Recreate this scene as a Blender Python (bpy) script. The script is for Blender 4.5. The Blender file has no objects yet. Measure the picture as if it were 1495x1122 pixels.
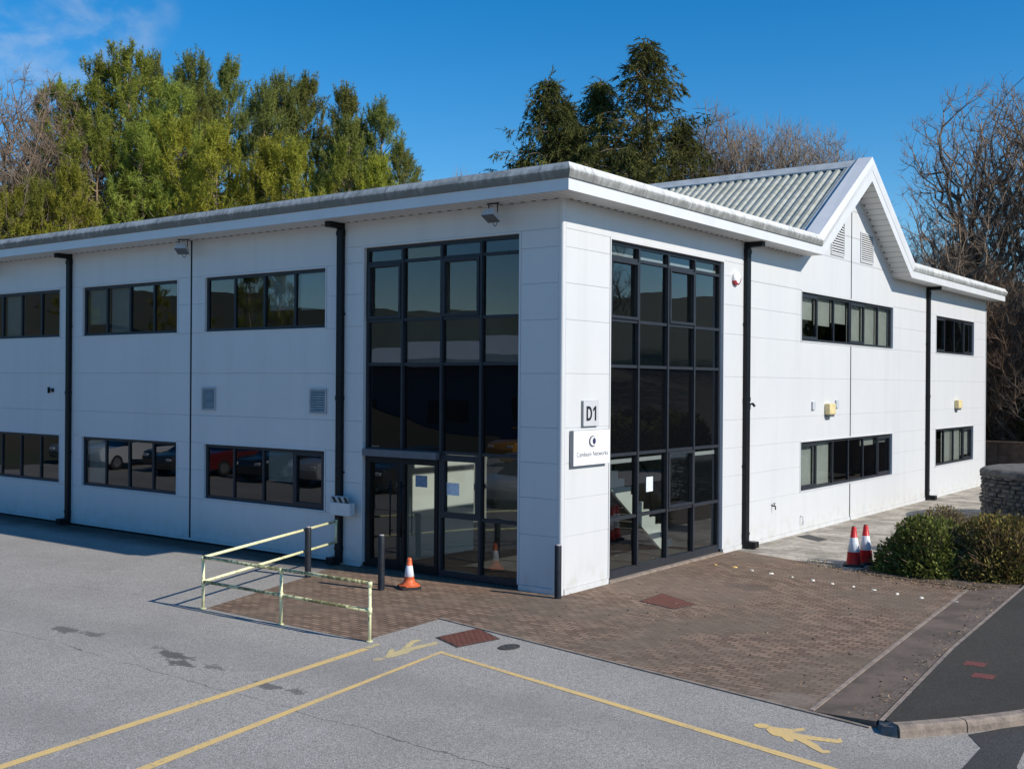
import bpy, bmesh, math, random
import numpy as np
from mathutils import Vector, Matrix
from mathutils.geometry import tessellate_polygon
R = math.radians
random.seed(7)
scene = bpy.context.scene
COL = scene.collection

# ------------------------------------------------------------------ camera, sun, sky
SUN_EL, SUN_AZ = R(34.8), R(7.0)           # azimuth counted from +X towards +Y
SUND = Vector((math.cos(SUN_EL)*math.cos(SUN_AZ), math.cos(SUN_EL)*math.sin(SUN_AZ), math.sin(SUN_EL)))
cam = bpy.data.cameras.new("camera")
cam.sensor_width = 36; cam.lens = 36*1621.15/1495; cam.clip_start = .1; cam.clip_end = 3000
co = bpy.data.objects.new("camera", cam); COL.objects.link(co)
yaw, pitch, roll = 0.644881783, -0.000962902, 0.00714867
fw = Vector((-math.sin(yaw)*math.cos(pitch), math.cos(yaw)*math.cos(pitch), math.sin(pitch)))
r0 = Vector((math.cos(yaw), math.sin(yaw), 0)); u0 = r0.cross(fw)
rr = math.cos(roll)*r0 + math.sin(roll)*u0; uu = -math.sin(roll)*r0 + math.cos(roll)*u0
M = Matrix((rr, uu, -fw)).transposed().to_4x4(); M.translation = (11.2412844, -16.4426323, 3.8)
co.matrix_world = M
scene.camera = co
scene.view_settings.view_transform = 'Standard'; scene.view_settings.look = 'None'
scene.view_settings.exposure = 0; scene.view_settings.gamma = 1
sl = bpy.data.lights.new("sun", 'SUN'); sl.energy = 5.0; sl.angle = R(.5); sl.color = (1, .945, .85)
so = bpy.data.objects.new("sun", sl); COL.objects.link(so)
so.rotation_euler = SUND.to_track_quat('Z', 'Y').to_euler(); so.location = (40, 5, 40)

W = bpy.data.worlds.new("World"); scene.world = W; W.use_nodes = True
nt = W.node_tree; N = nt.nodes; Lk = nt.links
bg = N['Background']; bg.inputs[1].default_value = .1
sky = N.new('ShaderNodeTexSky'); sky.sky_type = 'NISHITA'; sky.sun_disc = False
sky.sun_elevation = SUN_EL; sky.sun_rotation = R(90)-SUN_AZ
sky.air_density = 1.0; sky.dust_density = .15; sky.ozone_density = 3.5; sky.altitude = 200
# thin wisps of cloud, fixed in the sky by direction
tc = N.new('ShaderNodeTexCoord')
def wn(t, **k):
    n = N.new(t)
    for a, v in k.items(): setattr(n, a, v)
    return n
mp = wn('ShaderNodeMapping'); mp.inputs['Scale'].default_value = (5, 5, 9); mp.inputs['Rotation'].default_value = (0, R(20), R(30))
Lk.new(tc.outputs['Generated'], mp.inputs[0])
nz = wn('ShaderNodeTexNoise'); nz.inputs['Scale'].default_value = 3.2; nz.inputs['Detail'].default_value = 7; nz.inputs['Roughness'].default_value = .55; nz.inputs['Distortion'].default_value = .25
Lk.new(mp.outputs[0], nz.inputs['Vector'])
acc = None
for dr, c0, c1 in (((-.8316, .4795, .2802), .9965, .9997), ((-.8228, .5039, .2628), .9978, .9999), ((-.793, .528, .306), .9988, .99985)):
    dp = wn('ShaderNodeVectorMath', operation='DOT_PRODUCT'); Lk.new(tc.outputs['Generated'], dp.inputs[0])
    dp.inputs[1].default_value = Vector(dr).normalized()
    mr = wn('ShaderNodeMapRange', interpolation_type='SMOOTHSTEP'); mr.inputs[1].default_value = c0; mr.inputs[2].default_value = c1
    Lk.new(dp.outputs['Value'], mr.inputs[0])
    if acc is None: acc = mr.outputs[0]
    else:
        mx = wn('ShaderNodeMath', operation='MAXIMUM'); Lk.new(acc, mx.inputs[0]); Lk.new(mr.outputs[0], mx.inputs[1]); acc = mx.outputs[0]
nr = wn('ShaderNodeMapRange', interpolation_type='SMOOTHSTEP'); nr.inputs[1].default_value = .36; nr.inputs[2].default_value = .72
Lk.new(nz.outputs[0], nr.inputs[0])
mu = wn('ShaderNodeMath', operation='MULTIPLY'); Lk.new(acc, mu.inputs[0]); Lk.new(nr.outputs[0], mu.inputs[1])
m2 = wn('ShaderNodeMath', operation='MULTIPLY'); Lk.new(mu.outputs[0], m2.inputs[0]); m2.inputs[1].default_value = .38
hs = wn('ShaderNodeHueSaturation'); hs.inputs['Saturation'].default_value = 1.42; hs.inputs['Value'].default_value = 1.42
Lk.new(sky.outputs[0], hs.inputs['Color'])
mc = wn('ShaderNodeMix', data_type='RGBA'); Lk.new(m2.outputs[0], mc.inputs['Factor'])
Lk.new(hs.outputs[0], mc.inputs[6]); mc.inputs[7].default_value = (6.5, 7.0, 7.6, 1)
Lk.new(mc.outputs[2], bg.inputs[0])

# ------------------------------------------------------------------ materials
class NB:
    """small node helper"""
    def __init__(s, name):
        s.m = bpy.data.materials.new(name); s.m.use_nodes = True
        s.t = s.m.node_tree; s.N = s.t.nodes; s.L = s.t.links
        s.bsdf = s.N['Principled BSDF']; s.out = s.N['Material Output']
        s.tc = s.N.new('ShaderNodeTexCoord')
    def n(s, t, **k):
        x = s.N.new(t)
        for a, v in k.items(): setattr(x, a, v)
        return x
    def link(s, a, b): s.L.new(a, b)
    def setin(s, sock, v):
        if isinstance(v, bpy.types.NodeSocket): s.L.new(v, sock)
        else: sock.default_value = v
    def map(s, scale=(1,1,1), rot=(0,0,0), loc=(0,0,0), src=None):
        m = s.n('ShaderNodeMapping'); s.L.new(src or s.tc.outputs['Object'], m.inputs[0])
        m.inputs['Scale'].default_value = scale; m.inputs['Rotation'].default_value = rot; m.inputs['Location'].default_value = loc
        return m.outputs[0]
    def noise(s, scale, detail=4, rough=.55, vec=None, dist=0):
        n = s.n('ShaderNodeTexNoise'); s.L.new(vec or s.tc.outputs['Object'], n.inputs['Vector'])
        n.inputs['Scale'].default_value = scale; n.inputs['Detail'].default_value = detail
        n.inputs['Roughness'].default_value = rough; n.inputs['Distortion'].default_value = dist
        return n.outputs[0]
    def rng(s, v, a, b, c=0., d=1., smooth=True):
        m = s.n('ShaderNodeMapRange', interpolation_type='SMOOTHSTEP' if smooth else 'LINEAR')
        s.setin(m.inputs[0], v)
        for i, q in zip((1,2,3,4), (a,b,c,d)): m.inputs[i].default_value = q
        return m.outputs[0]
    def math(s, op, a, b=None):
        m = s.n('ShaderNodeMath', operation=op); s.setin(m.inputs[0], a)
        if b is not None: s.setin(m.inputs[1], b)
        return m.outputs[0]
    def mix(s, f, a, b, blend='MIX'):
        m = s.n('ShaderNodeMix', data_type='RGBA', blend_type=blend)
        s.setin(m.inputs['Factor'], f)
        for sock, v in ((m.inputs[6], a), (m.inputs[7], b)):
            if isinstance(v, bpy.types.NodeSocket): s.L.new(v, sock)
            else: sock.default_value = (*v, 1) if len(v) == 3 else v
        return m.outputs[2]
    def bump(s, h, strength=.3, dist=.01):
        b = s.n('ShaderNodeBump'); b.inputs['Strength'].default_value = strength; b.inputs['Distance'].default_value = dist
        s.L.new(h, b.inputs['Height']); s.L.new(b.outputs[0], s.bsdf.inputs['Normal'])
    def fin(s, col=None, rough=None, metal=None, spec=None):
        if col is not None:
            i = s.bsdf.inputs['Base Color']
            if isinstance(col, bpy.types.NodeSocket): s.L.new(col, i)
            else: i.default_value = (*col, 1)
        if rough is not None: s.setin(s.bsdf.inputs['Roughness'], rough)
        if metal is not None: s.bsdf.inputs['Metallic'].default_value = metal
        if spec is not None: s.bsdf.inputs['Specular IOR Level'].default_value = spec
        return s.m
    def xyz(s):
        x = s.n('ShaderNodeSeparateXYZ'); s.L.new(s.tc.outputs['Object'], x.inputs[0]); return x.outputs

def plain(name, col, rough=.5, var=.12, scale=6., metal=0, spec=.5):
    b = NB(name); n = b.noise(scale, 5)
    lo = tuple(c*(1-var) for c in col); hi = tuple(min(1, c*(1+var)) for c in col)
    return b.fin(b.mix(b.rng(n, .3, .7), lo, hi), rough, metal, spec)

MT = {}
# white coated steel cladding with faint run marks
b = NB("white_cladding")
st = b.noise(1, 5, .6, b.map((2.2, 2.2, .16)))
st2 = b.noise(.7, 3)
c = b.mix(b.rng(st, .42, .8), (.63, .63, .625), (.58, .582, .575))
c = b.mix(b.rng(st2, .35, .75, 0, .5), c, (.585, .592, .598))
z = b.xyz()[2]
drt = b.math('MULTIPLY', b.rng(z, .1, .75, 1, 0), b.rng(b.noise(3.5, 6), .42, .7))
c = b.mix(b.math('MULTIPLY', drt, .5), c, (.5, .48, .42))
b.bump(b.noise(.9, 2), .05, .03)
MT['clad'] = b.fin(c, .42)
MT['white'] = plain("white_paint", (.63, .632, .63), .4, .04, 4)
MT['fascia'] = plain("white_fascia_sheet", (.66, .662, .66), .38, .03, 2)
# soffit planks
def soffit(name, axis):
    b = NB(name); x = b.xyz()[axis]
    fr = b.math('FRACT', b.math('MULTIPLY', x, 1/.2))
    ln = b.rng(b.math('ABSOLUTE', b.math('SUBTRACT', fr, .5)), .40, .47)
    return b.fin(b.mix(ln, (.62, .62, .6), (.36, .36, .35)), .5)
MT['soffx'] = soffit("soffit_planks_along", 0); MT['soffy'] = soffit("soffit_planks_across", 1)
# weathered coping
def coping(name, axis, base, dirt, k0):
    b = NB(name)
    sc = [9., 9., 9.]; sc[2] = 1.1
    s1 = b.noise(1, 6, .65, b.map(tuple(sc))); s2 = b.noise(2.2, 6, .6); s3 = b.noise(14, 4)
    zz = b.xyz()[2]
    low = b.rng(zz, 7.36, 7.58, .25, 0)
    k = b.math('ADD', b.math('MULTIPLY', s1, .6), b.math('ADD', b.math('MULTIPLY', s2, .4), low))
    c = b.mix(b.rng(k, k0, k0+.34), base, dirt)
    c = b.mix(b.rng(s3, .58, .75, 0, .5), c, (.16, .17, .14))
    fr = b.math('FRACT', b.math('MULTIPLY', b.xyz()[axis], 1/1.83))
    c = b.mix(b.rng(b.math('ABSOLUTE', b.math('SUBTRACT', fr, .5)), .490, .497, 0, .65), c, (.1, .1, .1))
    b.bump(s1, .25, .01)
    return b.fin(c, .75)
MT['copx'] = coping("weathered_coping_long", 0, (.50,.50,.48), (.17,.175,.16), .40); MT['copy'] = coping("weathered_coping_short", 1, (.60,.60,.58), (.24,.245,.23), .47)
# corrugated sheet, lichen stained
b = NB("corrugated_sheet")
s1 = b.noise(1, 6, .6, b.map((1.2, 7, 7))); s2 = b.noise(3, 5)
c = b.mix(b.rng(s1, .35, .7), (.44, .44, .385), (.29, .295, .235))
c = b.mix(b.rng(s2, .6, .8, 0, .6), c, (.16, .165, .11))
MT['corr'] = b.fin(c, .6)
MT['ridge'] = plain("galvanised_ridge", (.46, .475, .47), .5, .12, 3)
MT['flatroof'] = plain("roof_felt", (.18, .18, .18), .9, .2)
MT['black'] = plain("black_metal", (.009, .010, .012), .45, .2, 8, 0, .2)
MT['frame'] = plain("charcoal_frame", (.026, .029, .035), .42, .1, 5, 0, .3)
MT['frame_light'] = plain("grey_frame", (.12, .13, .145), .4, .1, 5)
MT['interior'] = plain("interior_wall", (.27, .28, .27), .8, .08, 1)
MT['interior_white'] = plain("interior_white_paint", (.78, .82, .79), .6, .04, 1)
MT['intfloor'] = plain("interior_carpet", (.10, .10, .10), .9, .2, 3)
MT['blind'] = plain("window_blind", (.50, .52, .50), .8, .06, 3)
MT['grey_light'] = plain("pale_grey_plastic", (.5, .52, .54), .5, .05)
MT['louvre'] = plain("louvre_grey", (.42, .43, .43), .5, .08)
MT['dark'] = plain("dark_void", (.012, .012, .013), .8, .1)
# glass
def glass(name, tint, refl=1.0, dark=None):
    b = NB(name)
    f = b.n('ShaderNodeFresnel'); f.inputs[0].default_value = 1.6
    fac = b.math('MINIMUM', b.math('MULTIPLY', f.outputs[0], 1.55*refl), 1.)
    g = b.n('ShaderNodeBsdfGlossy'); g.inputs['Roughness'].default_value = .006; g.inputs['Color'].default_value = (.93, .96, 1, 1)
    bp = b.n('ShaderNodeBump'); bp.inputs['Strength'].default_value = .09; bp.inputs['Distance'].default_value = .03
    b.link(b.noise(.55, 2), bp.inputs['Height']); b.link(bp.outputs[0], g.inputs['Normal'])
    if dark is None:
        t = b.n('ShaderNodeBsdfTransparent'); t.inputs['Color'].default_value = (*tint, 1)
    else:
        t = b.n('ShaderNodeBsdfDiffuse'); t.inputs['Color'].default_value = (*dark, 1)
    mx = b.n('ShaderNodeMixShader'); b.link(fac, mx.inputs[0]); b.link(t.outputs[0], mx.inputs[1]); b.link(g.outputs[0], mx.inputs[2])
    b.link(mx.outputs[0], b.out.inputs['Surface'])
    return b.m
MT['glass'] = glass("window_glass", (.68, .71, .69), .85)
MT['spandrel'] = glass("black_spandrel_glass", None, .6, (.004, .004, .005))
# asphalt
def asphalt(name, base, speck, details=True, patchy=.25):
    b = NB(name)
    f1 = b.n('ShaderNodeTexVoronoi'); b.link(b.tc.outputs['Object'], f1.inputs['Vector']); f1.inputs['Scale'].default_value = 85
    sp = b.n('ShaderNodeSeparateColor'); b.link(f1.outputs['Color'], sp.inputs[0])
    big = b.noise(.35, 5, .6); mid = b.noise(2.3, 5, .6); fine = b.noise(60, 3, .7)
    c = b.mix(b.rng(sp.outputs[0], .25, 1., 0, 1, False), tuple(x*(1-speck) for x in base), tuple(x*(1+speck) for x in base))
    c = b.mix(b.rng(fine, .60, .72, 0, .8), c, tuple(min(1, x*1.9) for x in base))
    c = b.mix(b.rng(fine, .28, .40, .55, 0), c, tuple(x*.45 for x in base))
    c = b.mix(b.rng(big, .42, .68, 0, patchy*1.3), c, tuple(x*.58 for x in base))
    c = b.mix(b.rng(mid, .5, .75, 0, patchy), c, tuple(x*1.25 for x in base))
    X = b.xyz()
    if details:
        def wob(scale, amp, d=5): return b.math('MULTIPLY', b.math('SUBTRACT', b.noise(scale, d, .65), .5), amp)
        # long crack across the car park, finer ones further off
        for yy, slope, w, k in ((-7.62, -.02, .009, .6), (-13.2, .05, .012, .6), (-3.55, .18, .006, .5)):
            yl = b.math('ADD', b.math('ADD', X[1], wob(.9, .5)), b.math('MULTIPLY', X[0], -slope))
            ds = b.math('ABSOLUTE', b.math('SUBTRACT', yl, yy))
            brk = b.rng(b.noise(1.1, 3), .36, .5)
            c = b.mix(b.math('MULTIPLY', b.math('MULTIPLY', b.rng(ds, w*.5, w*1.5, 1, 0), brk), k), c, (.03, .03, .03))
        # oil stains
        for sx, sy, rx, ry, k in ((-4.35,-7.0,.36,.16,.66), (-3.8,-6.9,.3,.12,.6), (-1.75,-6.93,.42,.15,.75), (-1.35,-7.15,.34,.12,.7), (.45,-7.15,.32,.15,.6), (.95,-7.1,.2,.1,.55), (-.8,-7.0,.25,.1,.5), (-2.3,-6.8,.2,.1,.45)):
            dx = b.math('MULTIPLY', b.math('SUBTRACT', b.math('ADD', X[0], wob(4., .8)), sx), 1/rx)
            dy = b.math('MULTIPLY', b.math('SUBTRACT', b.math('ADD', X[1], wob(5.3, .5)), sy), 1/ry)
            d2 = b.math('ADD', b.math('MULTIPLY', dx, dx), b.math('MULTIPLY', dy, dy))
            c = b.mix(b.rng(b.math('ADD', d2, wob(9., 1.6)), .45, .85, k, 0), c, (.045, .043, .042))
        # dirt by the long wall, with the wall's shade painted into it; tyre lanes
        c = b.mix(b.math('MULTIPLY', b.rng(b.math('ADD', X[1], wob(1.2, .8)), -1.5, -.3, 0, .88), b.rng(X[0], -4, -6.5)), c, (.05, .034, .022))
        lane = b.rng(b.math('ABSOLUTE', b.math('ADD', b.math('SUBTRACT', X[1], b.math('MULTIPLY', X[0], .1)), b.math('ADD', 6.2, wob(.5, 1.2)))), .1, .9, .25, 0)
        c = b.mix(lane, c, tuple(x*.55 for x in base))
        lane2 = b.rng(b.math('ABSOLUTE', b.math('ADD', b.math('SUBTRACT', X[1], b.math('MULTIPLY', X[0], .12)), b.math('ADD', 9.6, wob(.5, 1.2)))), .1, .7, .2, 0)
        c = b.mix(lane2, c, tuple(x*.6 for x in base))
    b.bump(b.math('ADD', fine, b.math('MULTIPLY', f1.outputs['Distance'], .7)), .4, .008)
    return b.fin(c, .9, spec=.25)
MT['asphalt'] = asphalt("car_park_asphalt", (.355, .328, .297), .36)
MT['tarmac'] = asphalt("footway_tarmac", (.06, .053, .044), .35, False, .3)
MT['patch'] = asphalt("tarred_patch", (.062, .06, .058), .3, False, .3)
# brick paving
b = NB("brick_paving")
bk = b.n('ShaderNodeTexBrick'); bk.offset = .5
wv = b.n('ShaderNodeVectorMath', operation='ADD'); b.link(b.map((1,1,1), (0,0,R(-1.5))), wv.inputs[0])
ns = b.n('ShaderNodeTexNoise'); b.link(b.tc.outputs['Object'], ns.inputs['Vector']); ns.inputs['Scale'].default_value = 1.7; ns.inputs['Detail'].default_value = 3
sb = b.n('ShaderNodeVectorMath', operation='SCALE'); b.link(ns.outputs['Color'], sb.inputs[0]); sb.inputs['Scale'].default_value = .05
b.link(sb.outputs[0], wv.inputs[1]); b.link(wv.outputs[0], bk.inputs['Vector'])
bk.inputs['Color1'].default_value = (.165, .105, .073, 1); bk.inputs['Color2'].default_value = (.32, .215, .15, 1); bk.inputs['Mortar'].default_value = (.035, .028, .02, 1)
bk.inputs['Scale'].default_value = 1; bk.inputs['Mortar Size'].default_value = .011; bk.inputs['Mortar Smooth'].default_value = .4; bk.inputs['Bias'].default_value = -.1
bk.inputs['Brick Width'].default_value = .21; bk.inputs['Row Height'].default_value = .105
big = b.noise(.45, 6, .62); fine = b.noise(38, 4, .7); md = b.noise(2.1, 6, .62)
c = b.mix(b.rng(big, .38, .68, 0, .75), bk.outputs[0], (.15, .118, .085))
c = b.mix(b.rng(md, .52, .74, 0, .6), c, (.26, .19, .14))
c = b.mix(b.rng(md, .26, .42, .5, 0), c, (.085, .065, .05))
c = b.mix(b.rng(fine, .62, .74, 0, .55), c, (.33, .29, .25))
c = b.mix(b.rng(fine, .27, .40, .5, 0), c, (.05, .04, .032))
X = b.xyz()
for sx, sy, rx, ry, k, cc in ((2.3,2.9,.5,.35,.6,(.06,.045,.035)), (4.3,-.9,.3,.2,.4,(.07,.05,.04)), (5.9,-3.6,.35,.35,.5,(.24,.2,.165)), (1.0,2.2,2.2,1.4,.35,(.22,.165,.13)), (-2.6,-3.2,1.4,.8,.3,(.2,.14,.1)), (-2.,-.4,1.6,.4,.3,(.24,.14,.09))):
    dx = b.math('MULTIPLY', b.math('SUBTRACT', b.math('ADD', X[0], b.math('MULTIPLY', b.math('SUBTRACT', md, .5), .9*rx)), sx), 1/rx)
    dy = b.math('MULTIPLY', b.math('SUBTRACT', b.math('ADD', X[1], b.math('MULTIPLY', b.math('SUBTRACT', big, .5), .9*ry)), sy), 1/ry)
    d2 = b.math('ADD', b.math('MULTIPLY', dx, dx), b.math('MULTIPLY', dy, dy))
    c = b.mix(b.rng(d2, .2, 1.2, k, 0), c, cc)
b.bump(b.math('ADD', bk.outputs['Fac'], b.math('MULTIPLY', fine, -.5)), -.5, .008)
MT['paving'] = b.fin(c, .88, spec=.25)
# concrete path
b = NB("worn_concrete")
n1 = b.noise(1.1, 7, .65); n2 = b.noise(7, 6, .65); n3 = b.noise(50, 3)
c = b.mix(b.rng(n1, .35, .68), (.46, .41, .34), (.19, .165, .13))
c = b.mix(b.rng(n2, .5, .7, 0, .8), c, (.12, .11, .085))
c = b.mix(b.rng(n3, .55, .75, 0, .5), c, (.5, .47, .42))
fx = b.math('FRACT', b.math('MULTIPLY', b.xyz()[1], 1/2.4))
c = b.mix(b.rng(b.math('ABSOLUTE', b.math('SUBTRACT', fx, .5)), .488, .495, 0, .8), c, (.05, .045, .04))
b.bump(n2, .3, .01)
MT['concrete'] = b.fin(c, .9)
# dirty ramp strip
b = NB("dirty_strip")
n1 = b.noise(1.6, 6, .65); n2 = b.noise(16, 5, .7); n4 = b.noise(26, 3, .6)
c = b.mix(b.rng(n1, .35, .65), (.17, .122, .09), (.095, .068, .05))
lf = b.math('MULTIPLY', b.rng(n4, .58, .66, 0, .7), b.rng(b.math('ADD', b.math('MULTIPLY', n1, .6), b.rng(b.math('ADD', b.xyz()[0], b.math('MULTIPLY', b.xyz()[1], .0655)), 6.15, 6.8, 0, .42)), .42, .72))
c = b.mix(lf, c, (.36, .31, .26)); c = b.mix(b.rng(n2, .3, .42, .5, 0), c, (.035, .03, .027))
b.bump(n2, .4, .012)
MT['strip'] = b.fin(c, .9)
b = NB("kerb_concrete"); n1 = b.noise(5, 6, .65); n2 = b.noise(60, 3)
c = b.mix(b.rng(n1, .35, .7), (.30, .235, .185), (.16, .125, .10)); c = b.mix(b.rng(n2, .55, .75, 0, .6), c, (.42, .38, .33)); b.bump(n2, .4, .006)
MT['kerb'] = b.fin(c, .9)
b = NB("soil"); n1 = b.noise(6, 6, .7); n2 = b.noise(40, 4)
c = b.mix(b.rng(n1, .35, .65), (.075, .05, .035), (.13, .095, .065)); c = b.mix(b.rng(n2, .6, .72, 0, .6), c, (.22, .16, .1)); b.bump(n1, .8, .05)
MT['soil'] = b.fin(c, .95)
b = NB("leaf_litter"); n1 = b.noise(.25, 7, .65); n2 = b.noise(3, 6, .7)
c = b.mix(b.rng(n1, .35, .65), (.075, .06, .04), (.05, .065, .028)); c = b.mix(b.rng(n2, .5, .75, 0, .6), c, (.13, .1, .065)); b.bump(n2, .8, .1)
MT['ground'] = b.fin(c, .95)
b = NB("hill_green"); n1 = b.noise(.012, 7, .65); n2 = b.noise(.06, 6, .7)
c = b.mix(b.rng(n1, .4, .6), (.09, .11, .06), (.13, .13, .085)); c = b.mix(b.rng(n2, .5, .65, 0, .8), c, (.045, .05, .03))
MT['hill'] = b.fin(c, .95)
# worn yellow road paint: paint over asphalt grain
b = NB("yellow_road_paint")
n1 = b.noise(22, 6, .7); n2 = b.noise(1.8, 4)
k = b.math('ADD', b.math('MULTIPLY', n1, .65), b.math('MULTIPLY', n2, .35))
c = b.mix(b.rng(b.noise(3, 4), .3, .7), (.74, .50, .17), (.66, .46, .20)); c = b.mix(b.rng(k, .52, .63, 0, .85), c, (.27, .25, .22)); c = b.mix(b.rng(b.noise(75, 3, .7), .56, .66, 0, .7), c, (.25, .23, .2))
b.bump(b.noise(60, 3), .4, .005)
MT['yellow'] = b.fin(c, .8)
b = NB("faded_yellow_paint")
k = b.math('ADD', b.math('MULTIPLY', b.noise(22, 6, .7), .65), b.math('MULTIPLY', b.noise(2.2, 4), .35))
c = b.mix(b.rng(k, .46, .62, 0, .9), (.60, .47, .22), (.27, .26, .23)); b.bump(b.noise(60, 3), .4, .005)
MT['yellow_faded'] = b.fin(c, .85)
# iron covers
def cover_mat(name, a, bb):
    b = NB(name); X = b.xyz()
    ch = b.n('ShaderNodeTexChecker'); b.link(b.tc.outputs['Object'], ch.inputs[0]); ch.inputs['Scale'].default_value = 18
    c = b.mix(ch.outputs[1], a, bb); c = b.mix(b.rng(b.noise(9, 5), .45, .7, 0, .6), c, tuple(x*.55 for x in a))
    b.bump(ch.outputs[1], .5, .01)
    return b.fin(c, .8)
MT['rust'] = cover_mat("rusted_iron", (.115, .036, .022), (.17, .058, .036))
MT['iron'] = cover_mat("dark_iron", (.04, .038, .036), (.065, .06, .056))
MT['redpaint'] = plain("red_marking", (.15, .042, .034), .85, .45, 26)
MT['orange'] = plain("faded_orange_plastic", (.62, .12, .035), .5, .18, 14)
MT['red'] = plain("red_plastic", (.62, .022, .022), .45, .1, 14)
MT['reflect'] = plain("white_sleeve", (.72, .74, .78), .35, .08, 20)
MT['rubber'] = plain("black_rubber", (.02, .02, .02), .7, .3, 10)
# handrail paint: pale yellow, weathered green-brown on top
b = NB("pale_yellow_rail"); n1 = b.noise(11, 6, .7)
gm = b.n('ShaderNodeNewGeometry'); sx = b.n('ShaderNodeSeparateXYZ'); b.link(gm.outputs['Normal'], sx.inputs[0])
c = b.mix(b.rng(n1, .53, .66, 0, .8), (.76, .74, .44), (.2, .19, .07))
MT['rail'] = b.fin(c, .5)
b = NB("mossy_yellow_rail"); n1 = b.noise(14, 6, .7); n2 = b.noise(3, 3)
c = b.mix(b.rng(b.math('ADD', b.math('MULTIPLY', n1, .6), b.math('MULTIPLY', n2, .4)), .42, .56), (.70, .68, .38), (.12, .115, .045))
MT['rail_moss'] = b.fin(c, .6)
MT['bollard'] = plain("bollard_paint", (.016, .019, .026), .5, .3, 9, 0, .3)
MT['bollard_top'] = plain("bollard_cap_grey", (.3, .28, .27), .6, .2, 9)
MT['sign_white'] = plain("white_sign_face", (.82, .82, .82), .35, .01)
MT['sign_grey'] = plain("brushed_grey_sign", (.55, .55, .56), .4, .05, 30)
MT['sign_edge'] = plain("sign_edge_grey", (.25, .26, .27), .4, .05)
MT['letter'] = plain("black_letter", (.012, .012, .014), .5, .05)
MT['letter_grey'] = plain("grey_letter", (.10, .10, .12), .5, .05)
MT['navy'] = plain("navy_logo", (.03, .03, .09), .5, .05)
MT['cream'] = plain("yellowed_plastic", (.72, .58, .3), .45, .1, 8)
MT['red_lens'] = plain("red_lens", (.5, .02, .03), .25, .05)
MT['paper_blue'] = plain("blue_notice_paper", (.16, .22, .30), .6, .25, 25)
MT['paper_white'] = plain("white_notice_paper", (.65, .7, .75), .6, .15, 25)
b = NB("dark_stone"); n1 = b.noise(4, 6, .7); n2 = b.noise(25, 4)
oi = b.n('ShaderNodeNewGeometry')
c = b.mix(oi.outputs['Random Per Island'], (.065, .063, .06), (.14, .137, .13)); c = b.mix(b.rng(n1, .5, .7, 0, .7), c, (.2, .195, .18)); c = b.mix(b.rng(n2, .3, .45, .6, 0), c, (.03, .035, .033))
b.bump(n1, .6, .03)
MT['stone'] = b.fin(c, .9)
MT['mortar'] = plain("dark_mortar", (.07, .07, .066), .95, .4, 5)
MT['stonecap'] = plain("mortar_cap", (.10, .096, .09), .95, .5, 5)
MT['brown_wall'] = plain("brown_block_wall", (.11, .07, .05), .9, .3, 4)
MT['stud'] = plain("white_road_stud", (.78, .73, .62), .5, .1, 30)
MT['stud_yellow'] = plain("amber_road_stud", (.8, .5, .12), .5, .1, 30)
# foliage
def leaf(name, a, bcol, trans=.25, clump=.5):
    b = NB(name)
    g = b.n('ShaderNodeNewGeometry'); oi = b.n('ShaderNodeObjectInfo')
    k = b.math('ADD', b.math('MULTIPLY', g.outputs['Random Per Island'], .5), b.math('MULTIPLY', b.rng(b.noise(clump, 3), .3, .7), .5))
    c = b.mix(k, a, bcol)
    hs = b.n('ShaderNodeHueSaturation'); b.link(c, hs.inputs['Color'])
    b.link(b.rng(oi.outputs['Random'], 0, 1, .485, .515, False), hs.inputs['Hue']); b.link(b.rng(oi.outputs['Random'], 0, 1, .85, 1.2, False), hs.inputs['Value'])
    d = b.n('ShaderNodeBsdfDiffuse'); t = b.n('ShaderNodeBsdfTranslucent'); b.link(hs.outputs[0], d.inputs[0]); b.link(hs.outputs[0], t.inputs[0])
    mx = b.n('ShaderNodeMixShader'); mx.inputs[0].default_value = trans
    b.link(d.outputs[0], mx.inputs[1]); b.link(t.outputs[0], mx.inputs[2]); b.link(mx.outputs[0], b.out.inputs['Surface'])
    return b.m
MT['pine'] = leaf("pine_needles", (.15, .18, .035), (.36, .37, .07))
MT['pine_blue'] = leaf("dark_pine_needles", (.11, .135, .04), (.28, .285, .075))
MT['pine_yellow'] = leaf("yellow_green_needles", (.19, .20, .033), (.44, .42, .06))
MT['cypress'] = leaf("cypress_sprays", (.05, .055, .022), (.17, .165, .05))
MT['shrub'] = leaf("glossy_green_leaves", (.065, .09, .026), (.24, .27, .075), .25, 4.)
MT['shrub_red'] = leaf("red_brown_shrub_leaves", (.15, .085, .04), (.22, .21, .06), .2, 3.)
MT['shrub_olive'] = leaf("olive_twig_leaves", (.17, .13, .06), (.24, .20, .09), .2, 3.)
MT['ivy'] = leaf("dark_ivy", (.03, .04, .018), (.075, .085, .03), .2, 1.)
def bark(name, a, bcol):
    b = NB(name); n = b.noise(1, 5, .6, b.map((3, 3, .6)))
    return b.fin(b.mix(b.rng(n, .3, .7), a, bcol), .9, spec=.2)
MT['bark'] = bark("grey_bark", (.075, .062, .05), (.145, .122, .10))
MT['twig'] = bark("brown_twigs", (.19, .14, .10), (.29, .215, .155))
MT['twig_pale'] = bark("pale_twigs", (.24, .185, .135), (.32, .25, .19))
MT['twig_red'] = bark("russet_twigs", (.18, .115, .075), (.26, .175, .12))
MT['pinebark'] = bark("pine_bark", (.2, .14, .09), (.3, .23, .15))

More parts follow.
